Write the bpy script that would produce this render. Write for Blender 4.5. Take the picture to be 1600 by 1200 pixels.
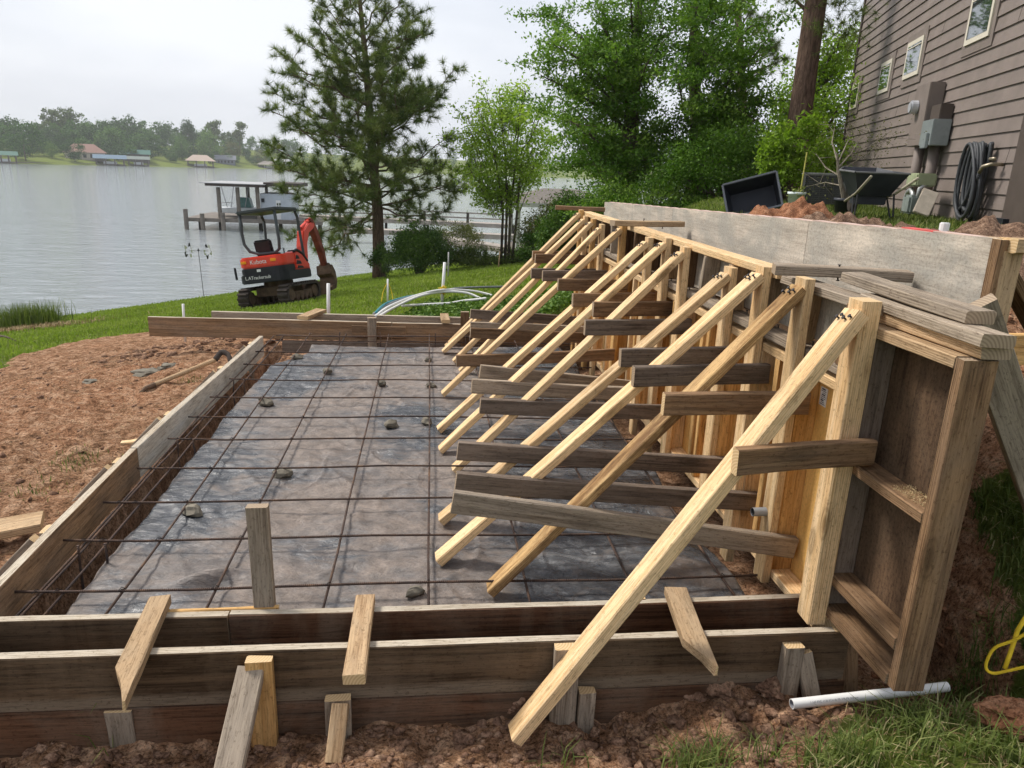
import bpy, bmesh, math, random
import numpy as np
from mathutils import Vector, Matrix, noise as mnoise
random.seed(7); rng = np.random.default_rng(7)
for o in list(bpy.data.objects): bpy.data.objects.remove(o)
S = bpy.context.scene; COL = S.collection; PI = math.pi; R_ = math.radians

# ------------------------------------------------------------------ camera
FPX, YAW, PITCH, ROLL, HC = 1150.0, R_(6.63), R_(16.3), R_(2.2), 1.66
CAM = Vector((0, 0, HC))
fwd = Vector((math.sin(YAW)*math.cos(PITCH), math.cos(YAW)*math.cos(PITCH), -math.sin(PITCH)))
rgt0 = Vector((math.cos(YAW), -math.sin(YAW), 0)); dwn0 = fwd.cross(rgt0)
rgt = math.cos(ROLL)*rgt0 - math.sin(ROLL)*dwn0
dwn = math.sin(ROLL)*rgt0 + math.cos(ROLL)*dwn0
cd = bpy.data.cameras.new('camera'); cam = bpy.data.objects.new('camera', cd); COL.objects.link(cam)
cam.matrix_world = Matrix(((rgt.x, -dwn.x, -fwd.x, CAM.x), (rgt.y, -dwn.y, -fwd.y, CAM.y), (rgt.z, -dwn.z, -fwd.z, CAM.z), (0, 0, 0, 1)))
cd.sensor_width = 36.0; cd.lens = 36.0*FPX/1600; cd.clip_start = 0.05; cd.clip_end = 3000
S.camera = cam
# ------------------------------------------------------------------ sky (overcast) and soft sun
SUN_EL, SUN_AZ = R_(52), R_(-58)      # azimuth from +Y towards +X: high on the left
w = bpy.data.worlds.new('World'); S.world = w; w.use_nodes = True
nt = w.node_tree; nt.nodes.clear(); L = nt.links.new
out = nt.nodes.new('ShaderNodeOutputWorld'); bg = nt.nodes.new('ShaderNodeBackground')
sky = nt.nodes.new('ShaderNodeTexSky'); sky.sky_type = 'NISHITA'; sky.sun_disc = False
sky.sun_elevation = SUN_EL; sky.sun_rotation = SUN_AZ; sky.air_density = 1.5; sky.dust_density = 4
tc = nt.nodes.new('ShaderNodeTexCoord'); mp = nt.nodes.new('ShaderNodeMapping'); mp.inputs['Scale'].default_value = (1.2, 1.2, 4.0)
nz = nt.nodes.new('ShaderNodeTexNoise'); nz.inputs['Scale'].default_value = 1.5; nz.inputs['Detail'].default_value = 5; nz.inputs['Roughness'].default_value = .5
rp = nt.nodes.new('ShaderNodeValToRGB')
rp.color_ramp.elements[0].position = .36; rp.color_ramp.elements[0].color = (2.5, 2.67, 3.06, 1)
rp.color_ramp.elements[1].position = .64; rp.color_ramp.elements[1].color = (3.5, 3.6, 3.88, 1)
mx = nt.nodes.new('ShaderNodeMixRGB'); mx.inputs[0].default_value = .93
L(tc.outputs['Generated'], mp.inputs[0]); L(mp.outputs[0], nz.inputs[0]); L(nz.outputs[0], rp.inputs[0])
L(sky.outputs[0], mx.inputs[1]); L(rp.outputs[0], mx.inputs[2]); L(mx.outputs[0], bg.inputs[0])
bg.inputs[1].default_value = 0.1; L(bg.outputs[0], out.inputs[0])
sl = bpy.data.lights.new('sun', 'SUN'); sun = bpy.data.objects.new('sun', sl); COL.objects.link(sun)
sl.energy = 1.5; sl.angle = R_(12); sl.color = (1, .95, .88)
sd = Vector((math.sin(SUN_AZ)*math.cos(SUN_EL), math.cos(SUN_AZ)*math.cos(SUN_EL), math.sin(SUN_EL)))
sun.rotation_euler = (-sd).to_track_quat('-Z', 'Y').to_euler()
S.view_settings.view_transform = 'Standard'; S.view_settings.look = 'None'; S.view_settings.exposure = 1.42; S.view_settings.gamma = 1
S.render.engine = 'CYCLES'

# ------------------------------------------------------------------ pixel helpers (1600x1200 photo pixels -> rays)
def ray(x, y): return fwd + rgt*((x-800)/FPX) + dwn*((y-600)/FPX)
def onz(x, y, z): d = ray(x, y); return CAM + d*((z-CAM.z)/d.z)
def onx(x, y, X): d = ray(x, y); return CAM + d*((X-CAM.x)/d.x)
def ony(x, y, Y): d = ray(x, y); return CAM + d*((Y-CAM.y)/d.y)
def onr(x, y, r): d = ray(x, y); return CAM + d*(r/math.hypot(d.x, d.y))

# ------------------------------------------------------------------ terrain height
WATER = -3.9
def sm(a, b, t):
    t = np.clip((t-a)/(b-a), 0, 1); return t*t*(3-2*t)
def H(x, y):
    x = np.asarray(x, float); y = np.asarray(y, float)
    d = .787*(x+14) - .618*(y-25.4)
    base = WATER + .18*d
    k = .25; hcl = np.clip(.5+.5*(-.14-base)/k, 0, 1); base = -.14*(1-hcl)+base*hcl - k*hcl*(1-hcl)
    base = np.maximum(base, WATER-2.5)
    # right-hand yard, held back by the wall
    yard = np.clip(.22+.40*(y-1.8), .02, 1.2)
    near = 1-sm(7.4, 8.2, y)
    a0 = .4+.34*np.clip(y-8, 0, 30)
    u = near*sm(2.12, 2.5, x) + (1-near)*sm(0, 3.2, x-a0)
    u = u*sm(12, 21, d)
    z = base + (yard-base)*u
    # front ground where the photographer stands
    f = 1-sm(2.2, 2.32, y)
    front = -.265 + .125*(1-sm(1.6, 2.15, y)) + .10*(1-sm(0, 1.4, y))
    front = front + sm(.35, 1.2, x)*.075 + sm(.8, 2.0, x)*(.15 - .05*sm(1.7, 2.1, y)) + sm(1.9, 3.2, x)*.25 - .05*(1-sm(-1.6, -.4, x))
    z = z*(1-f) + front*f
    # excavated slab and trenches
    def rect(x0, x1, y0, y1, s=.05): return sm(x0-s, x0+s, x)*(1-sm(x1-s, x1+s, x))*sm(y0-s, y0+s, y)*(1-sm(y1-s, y1+s, y))
    for (x0, x1, y0, y1, h, s) in ((-1.62, 1.38, 2.22, 7.55, -.12, .04), (-1.62, -1.43, 2.25, 7.5, -.42, .04), (1.37, 2.15, 2.12, 7.75, -.42, .05),
                                   (-1.5, 1.3, 7.15, 7.5, -.40, .05), (1.52, 2.2, 1.9, 2.3, -.35, .06)):
        m = rect(x0, x1, y0, y1, s); z = z*(1-m)+h*m
    # far shore across the lake
    yf = np.interp(x, [-600, -174, -89, 60, 300, 900], [150, 333, 492, 585, 640, 700])
    e = y-yf
    fz = np.where(e > -30, WATER-1 + np.clip(e+12, 0, 14)*.11 + np.clip(e, 0, 160)*.07, WATER-2.5)
    return np.where(y > 120, np.maximum(fz, WATER-2.5), z)
def Hs(x, y): return float(H(x, y))
def G(px, py, rmin=1.0, rmax=120):
    d = ray(px, py); d = d/math.hypot(d.x, d.y); r = rmin
    while r < rmax:
        p = CAM+d*r
        if p.z < Hs(p.x, p.y): return p
        r += .02 if r < 12 else .1
    return CAM+d*rmax

# ------------------------------------------------------------------ materials
def newmat(name):
    m = bpy.data.materials.new(name); m.use_nodes = True
    return m, m.node_tree, m.node_tree.nodes['Principled BSDF']
def nd(nt, t, ins=None, **props):
    n = nt.nodes.new('ShaderNode'+t)
    for k, v in props.items(): setattr(n, k, v)
    for k, v in (ins or {}).items():
        s = n.inputs[k]
        if isinstance(v, bpy.types.NodeSocket): nt.links.new(v, s)
        else: s.default_value = v
    return n
def c4(c): return (c[0], c[1], c[2], 1)
def ramp(nt, fac, stops):
    n = nt.nodes.new('ShaderNodeValToRGB'); nt.links.new(fac, n.inputs[0]); e = n.color_ramp.elements
    e[0].position, e[0].color = stops[0][0], c4(stops[0][1]); e[1].position, e[1].color = stops[-1][0], c4(stops[-1][1])
    for p, c in stops[1:-1]:
        x = e.new(p); x.color = c4(c)
    return n.outputs[0]
def mix(nt, f, a, b, mode='MIX'):
    n = nd(nt, 'MixRGB', blend_type=mode)
    for i, v in enumerate((f, a, b)):
        if isinstance(v, bpy.types.NodeSocket): nt.links.new(v, n.inputs[i])
        else: n.inputs[i].default_value = v if i == 0 else c4(v)
    return n.outputs[0]
def ocoord(nt, scale, rnd=True, kind='Object'):
    tcn = nd(nt, 'TexCoord'); v = tcn.outputs[kind]
    if rnd:
        oi = nd(nt, 'ObjectInfo'); mu = nd(nt, 'Math', {0: oi.outputs['Random'], 1: 57.0}, operation='MULTIPLY')
        v = nd(nt, 'VectorMath', {0: v, 1: mu.outputs[0]}, operation='ADD').outputs[0]
    return nd(nt, 'Mapping', {'Vector': v, 'Scale': scale}).outputs[0]
def noise(nt, vec, scale, detail=5, rough=.55, dist=0):
    return nd(nt, 'TexNoise', {'Vector': vec, 'Scale': scale, 'Detail': detail, 'Roughness': rough, 'Distortion': dist}).outputs[0]
def bump(nt, b, h, strength, dist=.01):
    n = nd(nt, 'Bump', {'Height': h, 'Strength': strength, 'Distance': dist}); nt.links.new(n.outputs[0], b.inputs['Normal'])
def plain(name, col, rough=.6, metal=0, var=.25, scale=6, bmp=.15, spec=.25):
    m, nt, b = newmat(name); v = ocoord(nt, (1, 1, 1)); n = noise(nt, v, scale, 6, .6)
    dk = tuple(c*(1-var) for c in col); lt = tuple(min(1, c*(1+var*.7)) for c in col)
    nt.links.new(ramp(nt, n, [(.3, dk), (.7, lt)]), b.inputs['Base Color'])
    b.inputs['Roughness'].default_value = rough; b.inputs['Metallic'].default_value = metal; b.inputs['Specular IOR Level'].default_value = spec
    if bmp: bump(nt, b, noise(nt, v, scale*8, 4), bmp, .004)
    return m
def wood(name, light, dark, stain=None, samt=.0, sscale=2.0, knots=.5, rough=.72, drip=False, tint=.25, band=None):
    m, nt, b = newmat(name)
    g = noise(nt, ocoord(nt, (1.6, 75, 75)), 1.6, 5, .68, .5)
    wv = nd(nt, 'TexWave', {'Vector': ocoord(nt, (.55, 26, 26)), 'Scale': 1.5, 'Distortion': 8.0, 'Detail': 2.0, 'Detail Scale': .7}, wave_type='BANDS', bands_direction='Y').outputs[0]
    gm = nd(nt, 'Math', {0: g, 1: nd(nt, 'Math', {0: wv, 1: .34}, operation='MULTIPLY').outputs[0]}, operation='ADD').outputs[0]
    mid = tuple((a*.6+c*.4) for a, c in zip(light, dark))
    col = ramp(nt, gm, [(.34, dark), (.58, mid), (.84, light)])
    oi = nd(nt, 'ObjectInfo')
    tv = nd(nt, 'MapRange', {'Value': oi.outputs['Random'], 'To Min': 1-tint, 'To Max': 1+tint*.45}).outputs[0]
    hs = nd(nt, 'HueSaturation', {'Color': col, 'Value': tv}); col = hs.outputs[0]
    if knots:
        vo = nd(nt, 'TexVoronoi', {'Vector': ocoord(nt, (2.3, 6.5, 6.5)), 'Scale': 1.0, 'Randomness': 1.0}).outputs['Distance']
        kd = ramp(nt, vo, [(.07, (1, 1, 1)), (.12, (.5, .5, .5)), (.15, (.75, .75, .75)), (.18, (.25, .25, .25)), (.27, (0, 0, 0))])
        kf = nd(nt, 'Math', {0: kd, 1: knots}, operation='MULTIPLY').outputs[0]
        col = mix(nt, kf, col, tuple(c*.38 for c in dark))
    if stain:
        sn = noise(nt, ocoord(nt, (1.0, 1.0, .35) if drip else (.8, 2.5, 2.5)), sscale, 6, .65, .8)
        sf = ramp(nt, sn, [(.42, (0, 0, 0)), (.62, (1, 1, 1))])
        col = mix(nt, nd(nt, 'Math', {0: sf, 1: samt}, operation='MULTIPLY').outputs[0], col, stain)
    if band:
        zz = nd(nt, 'SeparateXYZ', {0: nd(nt, 'TexCoord').outputs['Object']}).outputs[2]
        jit = nd(nt, 'Math', {0: noise(nt, ocoord(nt, (1.5, 1, 6)), 2, 4, .6), 1: .06}, operation='MULTIPLY').outputs[0]
        bz_ = nd(nt, 'MapRange', {'Value': nd(nt, 'Math', {0: zz, 1: jit}, operation='ADD').outputs[0], 'From Min': -.035, 'From Max': -.012, 'To Min': .75, 'To Max': 0}).outputs[0]
        col = mix(nt, bz_, col, band)
    fine = noise(nt, ocoord(nt, (9, 130, 130)), 1.3, 4, .75)
    spk = noise(nt, ocoord(nt, (1, 1.6, 1.6)), 55, 4, .75)
    col = mix(nt, .75, col, ramp(nt, fine, [(.34, (.50, .47, .44)), (.5, (1, 1, 1)), (.7, (1.15, 1.13, 1.1))]), 'MULTIPLY')
    col = mix(nt, .65, col, ramp(nt, spk, [(.33, (.42, .38, .34)), (.44, (1, 1, 1))]), 'MULTIPLY')
    nt.links.new(col, b.inputs['Base Color']); b.inputs['Roughness'].default_value = rough; b.inputs['Specular IOR Level'].default_value = .08
    bump(nt, b, gm, .45, .003)
    return m
def endgrain(name, light, dark):
    m, nt, b = newmat(name)
    wv = nd(nt, 'TexWave', {'Vector': nd(nt, 'Mapping', {'Vector': ocoord(nt, (.05, 1, 1), False), 'Location': (0, .03, .05)}).outputs[0], 'Scale': 32.0, 'Distortion': .6, 'Detail': 2.0}, wave_type='RINGS', rings_direction='X').outputs[0]
    nt.links.new(ramp(nt, wv, [(.2, dark), (.8, light)]), b.inputs['Base Color']); b.inputs['Roughness'].default_value = .8
    return m
M = {}
M['new'] = wood('new_pine_wood', (.80, .59, .35), (.54, .33, .145), (.66, .43, .205), .35, 2.2, .9, .6)
M['new2'] = wood('new_pine_wood_orange', (.76, .48, .20), (.48, .25, .08), (.30, .14, .045), .3, 2.2, .8, .6)
M['bark'] = wood('pine_wood_with_bark', (.66, .44, .21), (.36, .19, .07), (.10, .05, .026), .8, 3.6, .7, .75)
M['grey'] = wood('weathered_grey_wood', (.40, .325, .245), (.15, .112, .08), (.29, .245, .195), .45, 2.5, .5, .82)
M['dark'] = wood('dark_weathered_wood', (.205, .16, .125), (.065, .048, .037), (.25, .20, .16), .38, 2.6, .6, .8)
M['brown'] = wood('brown_weathered_wood', (.27, .165, .09), (.085, .047, .025), (.185, .13, .088), .5, 2.4, .6, .8)
M['form'] = wood('wet_dark_form_board', (.115, .074, .043), (.024, .015, .009), (.23, .17, .115), .34, 2.4, .3, .55, True, .2, (.20, .155, .11))
M['form2'] = wood('reddish_form_board', (.135, .068, .038), (.030, .016, .010), (.22, .175, .13), .42, 2.4, .3, .6, True)
M['formedge'] = wood('worn_pale_board_edge', (.50, .43, .33), (.26, .20, .14), (.56, .51, .42), .5, 4, .2, .85)
M['tanboard'] = wood('tan_form_board', (.34, .215, .12), (.13, .077, .043), (.25, .19, .14), .5, 1.8, .4, .75)
M['whiteboard'] = wood('concrete_stained_board', (.62, .57, .48), (.36, .31, .25), (.68, .65, .58), .7, 2.2, .1, .9)
M['stake'] = wood('weathered_tan_stake', (.52, .36, .21), (.24, .145, .075), (.38, .29, .19), .5, 3, .7, .8)
M['end'] = endgrain('pine_end_grain', (.62, .45, .25), (.50, .33, .16))
M['endold'] = endgrain('weathered_end_grain', (.36, .27, .18), (.25, .18, .115))
def plywood(name, light, dark, stain, samt, knots=.6, rough=.7, fine_=.85):
    m, nt, b = newmat(name)
    v = ocoord(nt, (.9, 4.5, .9))
    g = noise(nt, ocoord(nt, (3.0, 42, 42)), 1.1, 5, .68, 1.6)
    wv = nd(nt, 'TexWave', {'Vector': ocoord(nt, (1.0, 7, 7)), 'Scale': 2.2, 'Distortion': 9.0, 'Detail': 3.0, 'Detail Scale': .6}, bands_direction='Y').outputs[0]
    gm = nd(nt, 'Math', {0: g, 1: nd(nt, 'Math', {0: wv, 1: .22}, operation='MULTIPLY').outputs[0]}, operation='ADD').outputs[0]
    col = ramp(nt, gm, [(.38, dark), (.58, tuple((a+c)/2 for a, c in zip(light, dark))), (.8, light)])
    vo = nd(nt, 'TexVoronoi', {'Vector': ocoord(nt, (2.2, 4, 4)), 'Scale': 1.0}).outputs['Distance']
    kf = nd(nt, 'Math', {0: ramp(nt, vo, [(.05, (1, 1, 1)), (.14, (.2, .2, .2)), (.2, (0, 0, 0))]), 1: knots}, operation='MULTIPLY').outputs[0]
    col = mix(nt, kf, col, tuple(c*.3 for c in dark))
    sn = noise(nt, ocoord(nt, (1, 1, 1)), 2.3, 7, .68, .7)
    sf = nd(nt, 'Math', {0: ramp(nt, sn, [(.4, (0, 0, 0)), (.6, (1, 1, 1))]), 1: samt}, operation='MULTIPLY').outputs[0]
    col = mix(nt, sf, col, stain)
    fine = noise(nt, ocoord(nt, (3, 4, 4)), 22, 5, .78)
    col = mix(nt, fine_, col, ramp(nt, fine, [(.36, (.52, .5, .48)), (.5, (1, 1, 1)), (.68, (1.2, 1.18, 1.15))]), 'MULTIPLY')
    nt.links.new(col, b.inputs['Base Color']); b.inputs['Roughness'].default_value = rough; b.inputs['Specular IOR Level'].default_value = .1
    bump(nt, b, gm, .3, .003); return m
M['ply'] = plywood('new_orange_plywood', (.86, .54, .19), (.64, .35, .10), (.74, .42, .12), .5, .5, .7, .4)
M['plygrey'] = plywood('concrete_coated_grey_plywood', (.62, .545, .45), (.36, .31, .25), (.33, .315, .275), .8, .2, .8, .55)
M['plybrown'] = plywood('old_brown_plywood', (.145, .090, .054), (.045, .027, .017), (.11, .076, .050), .6, .4, .75)
# plastic vapour sheet
def sheet_mat():
    m, nt, b = newmat('dusty_black_plastic_sheet')
    v = ocoord(nt, (1, 1, 1), False)
    mp2 = nd(nt, 'Mapping', {'Vector': v, 'Scale': (1, 2.0, 1), 'Rotation': (0, 0, .5)}).outputs[0]
    n1 = noise(nt, v, 1.15, 6, .6, .6); n2 = noise(nt, mp2, 4.2, 6, .7, 1.6); n3 = noise(nt, v, 12, 5, .6)
    dust = nd(nt, 'Math', {0: n1, 1: nd(nt, 'Math', {0: n2, 1: .5}, operation='MULTIPLY').outputs[0]}, operation='ADD').outputs[0]
    sx = nd(nt, 'SeparateXYZ', {0: v}).outputs[0]
    right = nd(nt, 'MapRange', {'Value': sx, 'From Min': .25, 'From Max': .85, 'To Min': 0, 'To Max': .2}).outputs[0]
    lft = nd(nt, 'MapRange', {'Value': sx, 'From Min': -1.3, 'From Max': -.7, 'To Min': .13, 'To Max': 0}).outputs[0]
    dust = nd(nt, 'Math', {0: dust, 1: nd(nt, 'Math', {0: right, 1: lft}, operation='ADD').outputs[0]}, operation='SUBTRACT').outputs[0]
    df = ramp(nt, dust, [(.60, (0, 0, 0)), (.70, (.6, .6, .6)), (.84, (1, 1, 1))])
    dcol = ramp(nt, n3, [(.3, (.105, .082, .066)), (.7, (.245, .195, .16))])
    pale = ramp(nt, noise(nt, mp2, 2.4, 7, .72, 2.2), [(.34, (.028, .031, .037)), (.52, (.072, .075, .081)), (.70, (.20, .20, .20))])
    col = mix(nt, df, pale, dcol)
    sp_ = noise(nt, v, 75, 4, .78, .4); col = mix(nt, .55, col, ramp(nt, sp_, [(.36, (.45, .42, .4)), (.5, (1, 1, 1)), (.68, (1.35, 1.33, 1.3))]), 'MULTIPLY')
    cr = noise(nt, mp2, 9, 3, .5, 2.5); crk = ramp(nt, cr, [(.485, (1, 1, 1)), (.5, (.55, .55, .56)), (.515, (1, 1, 1))]); col = mix(nt, .5, col, crk, 'MULTIPLY')
    nt.links.new(col, b.inputs['Base Color'])
    rr = nd(nt, 'MapRange', {'Value': df, 'To Min': .27, 'To Max': .62}).outputs[0]; nt.links.new(rr, b.inputs['Roughness'])
    hh = nd(nt, 'Math', {0: noise(nt, mp2, 7, 6, .66, 2.2), 1: nd(nt, 'Math', {0: n3, 1: .25}, operation='MULTIPLY').outputs[0]}, operation='ADD').outputs[0]
    bump(nt, b, hh, .55, .025); b.inputs['Specular IOR Level'].default_value = .55
    return m
M['sheet'] = sheet_mat()
def rebar_mat():
    m, nt, b = newmat('rusty_ribbed_rebar')
    v = ocoord(nt, (1, 1, 1)); n = noise(nt, v, 9, 5, .6)
    nt.links.new(ramp(nt, n, [(.35, (.045, .03, .026)), (.55, (.10, .06, .042)), (.72, (.23, .125, .065))]), b.inputs['Base Color'])
    b.inputs['Roughness'].default_value = .75; b.inputs['Metallic'].default_value = .25
    wv = nd(nt, 'TexWave', {'Vector': ocoord(nt, (1, 0, 0), False), 'Scale': 40.0}, bands_direction='X').outputs[0]
    bump(nt, b, wv, .9, .004); return m
M['rebar'] = rebar_mat()
M['nail'] = plain('dark_nail_steel', (.05, .045, .045), .5, .6)
# ground
def ground_mat():
    m, nt, b = newmat('ground_soil_and_grass')
    v = nd(nt, 'TexCoord').outputs['Object']
    at = nd(nt, 'Attribute', attribute_name='kind'); sep = nd(nt, 'SeparateColor', {0: at.outputs['Color']})
    dirt, red, far = sep.outputs[0], sep.outputs[1], sep.outputs[2]
    n0 = noise(nt, v, .35, 4, .5); n1 = noise(nt, v, 2.2, 5, .65, .5); n2 = noise(nt, v, 13, 6, .72, .3); n3 = noise(nt, v, 75, 3, .7)
    soil = ramp(nt, n2, [(.32, (.13, .074, .043)), (.48, (.385, .215, .122)), (.64, (.65, .42, .27))])
    rd = ramp(nt, n2, [(.32, (.21, .09, .046)), (.48, (.52, .265, .145)), (.64, (.70, .44, .28))])
    rf = nd(nt, 'Math', {0: nd(nt, 'Math', {0: n1, 1: .5}, operation='SUBTRACT').outputs[0], 1: 4.2}, operation='MULTIPLY')
    rf2 = nd(nt, 'Math', {0: rf.outputs[0], 1: nd(nt, 'Math', {0: red, 1: 1.3}, operation='MULTIPLY').outputs[0]}, operation='ADD', use_clamp=True).outputs[0]
    soil = mix(nt, nd(nt, 'Math', {0: rf2, 1: .62}, operation='MULTIPLY').outputs[0], soil, rd)
    n4 = noise(nt, nd(nt, 'Mapping', {'Vector': v, 'Scale': (1, 2.2, 1), 'Rotation': (0, 0, -.5)}).outputs[0], 42, 4, .75, 1.0)
    soil = mix(nt, .9, soil, ramp(nt, n3, [(.36, (.36, .32, .29)), (.5, (1, 1, 1)), (.68, (1.35, 1.3, 1.25))]), 'MULTIPLY')
    soil = mix(nt, .9, soil, ramp(nt, n4, [(.36, (.22, .19, .17)), (.45, (1, 1, 1))]), 'MULTIPLY')
    gr = ramp(nt, n1, [(.3, (.085, .115, .022)), (.5, (.15, .19, .038)), (.72, (.23, .25, .07))])
    gr = mix(nt, .5, gr, ramp(nt, n3, [(.35, (.45, .45, .4)), (.6, (1, 1, 1))]), 'MULTIPLY')
    nd1 = nd(nt, 'Math', {0: nd(nt, 'Math', {0: n2, 1: .5}, operation='SUBTRACT').outputs[0], 1: 1.6}, operation='MULTIPLY').outputs[0]
    df = nd(nt, 'Math', {0: dirt, 1: nd1}, operation='ADD').outputs[0]
    df = ramp(nt, df, [(.42, (0, 0, 0)), (.58, (1, 1, 1))])
    col = mix(nt, df, gr, soil)
    nt.links.new(col, b.inputs['Base Color']); b.inputs['Roughness'].default_value = .95; b.inputs['Specular IOR Level'].default_value = .04
    hh = nd(nt, 'Math', {0: n2, 1: nd(nt, 'Math', {0: n4, 1: .6}, operation='MULTIPLY').outputs[0]}, operation='ADD').outputs[0]
    bump(nt, b, hh, 1.0, .05); return m
M['ground'] = ground_mat()
def soil_mat(name, a, bb, c, scale=14):
    m, nt, b = newmat(name); v = ocoord(nt, (1, 1, 1))
    n = noise(nt, v, scale, 8, .7, .3); n3 = noise(nt, v, scale*6, 4, .75)
    col = mix(nt, .9, ramp(nt, n, [(.3, a), (.5, bb), (.68, c)]), ramp(nt, n3, [(.36, (.3, .27, .25)), (.52, (1, 1, 1)), (.7, (1.3, 1.25, 1.2))]), 'MULTIPLY')
    nt.links.new(col, b.inputs['Base Color']); b.inputs['Roughness'].default_value = .95; b.inputs['Specular IOR Level'].default_value = .04
    bump(nt, b, n, .9, .03); return m
M['clod'] = soil_mat('brown_soil_clods', (.09, .053, .036), (.25, .148, .098), (.45, .30, .20))
M['redclod'] = soil_mat('red_clay', (.12, .05, .028), (.28, .13, .07), (.42, .23, .135))
M['mulch'] = soil_mat('brown_mulchy_soil', (.08, .05, .036), (.20, .125, .085), (.38, .26, .18), 20)
M['stone'] = plain('grey_brown_rock', (.17, .15, .115), .85, 0, .45, 9, .6)
def water_mat():
    m, nt, b = newmat('lake_water'); v = nd(nt, 'TexCoord').outputs['Object']
    b.inputs['Base Color'].default_value = (.22, .245, .25, 1); b.inputs['Roughness'].default_value = .06; b.inputs['IOR'].default_value = 1.33
    b.inputs['Specular IOR Level'].default_value = .5
    h1 = noise(nt, nd(nt, 'Mapping', {'Vector': v, 'Scale': (.55, 1.3, 1), 'Rotation': (0, 0, .15)}).outputs[0], 1.2, 6, .6, .6)
    h2 = noise(nt, nd(nt, 'Mapping', {'Vector': v, 'Scale': (.06, .14, 1)}).outputs[0], 1.0, 3, .5)
    hh = nd(nt, 'Math', {0: h1, 1: h2}, operation='ADD').outputs[0]
    bump(nt, b, hh, .42, .35); return m
M['water'] = water_mat()
def leaf_mat(name, stops, rough=.55, trans=.35):
    m, nt, b = newmat(name)
    at = nd(nt, 'Attribute', attribute_name='shade')
    col = ramp(nt, at.outputs['Fac'], stops)
    nt.links.new(col, b.inputs['Base Color']); b.inputs['Roughness'].default_value = rough; b.inputs['Specular IOR Level'].default_value = .12
    if trans:
        tr = nd(nt, 'BsdfTranslucent'); nt.links.new(mix(nt, 1, col, (1.0, 1.15, .55), 'MULTIPLY'), tr.inputs[0])
        ms = nd(nt, 'MixShader', {0: trans}); nt.links.new(b.outputs[0], ms.inputs[1]); nt.links.new(tr.outputs[0], ms.inputs[2])
        nt.links.new(ms.outputs[0], nt.nodes['Material Output'].inputs[0])
    return m
M['elm'] = leaf_mat('elm_leaves', [(0, (.045, .11, .014)), (.5, (.125, .235, .032)), (1, (.28, .40, .075))])
M['sap'] = leaf_mat('bright_spring_leaves', [(0, (.11, .19, .02)), (.5, (.24, .36, .04)), (1, (.42, .52, .10))], .55, .5)
M['needle'] = leaf_mat('pine_needles', [(0, (.060, .098, .026)), (.5, (.15, .205, .050)), (1, (.30, .32, .10))], .5, .15)
M['bush'] = leaf_mat('dark_bush_leaves', [(0, (.026, .064, .012)), (.5, (.065, .13, .022)), (1, (.15, .235, .045))], .5, .2)
M['olive'] = leaf_mat('olive_twiggy_leaves', [(0, (.06, .07, .025)), (.5, (.11, .12, .04)), (1, (.18, .17, .065))], .6, .3)
M['grass'] = leaf_mat('grass_blades', [(0, (.048, .075, .018)), (.5, (.12, .16, .040)), (.82, (.25, .275, .09)), (1, (.46, .39, .22))], .6, .35)
M['lawn'] = leaf_mat('lawn_blades', [(0, (.12, .17, .025)), (.5, (.22, .295, .048)), (1, (.34, .39, .10))], .6, .35)
M['straw'] = leaf_mat('dry_straw', [(0, (.075, .045, .028)), (.3, (.22, .145, .07)), (1, (.50, .39, .22))], .8, .1)
M['forest'] = leaf_mat('far_forest_leaves', [(0, (.028, .072, .016)), (.5, (.07, .15, .032)), (1, (.17, .26, .065))], .7, .2)
def bark(name, a, c):
    m, nt, b = newmat(name); n = noise(nt, ocoord(nt, (6, 6, 1.2)), 3, 7, .7, .6)
    nt.links.new(ramp(nt, n, [(.35, a), (.65, c)]), b.inputs['Base Color']); b.inputs['Roughness'].default_value = .95; b.inputs['Specular IOR Level'].default_value = .05
    bump(nt, b, n, 1, .04); return m
M['pinebark'] = bark('pine_bark', (.065, .043, .034), (.22, .145, .11)); M['twig'] = bark('tree_bark', (.05, .04, .03), (.16, .13, .10))
M['palebark'] = bark('pale_branch_bark', (.14, .12, .09), (.34, .30, .23))

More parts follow.
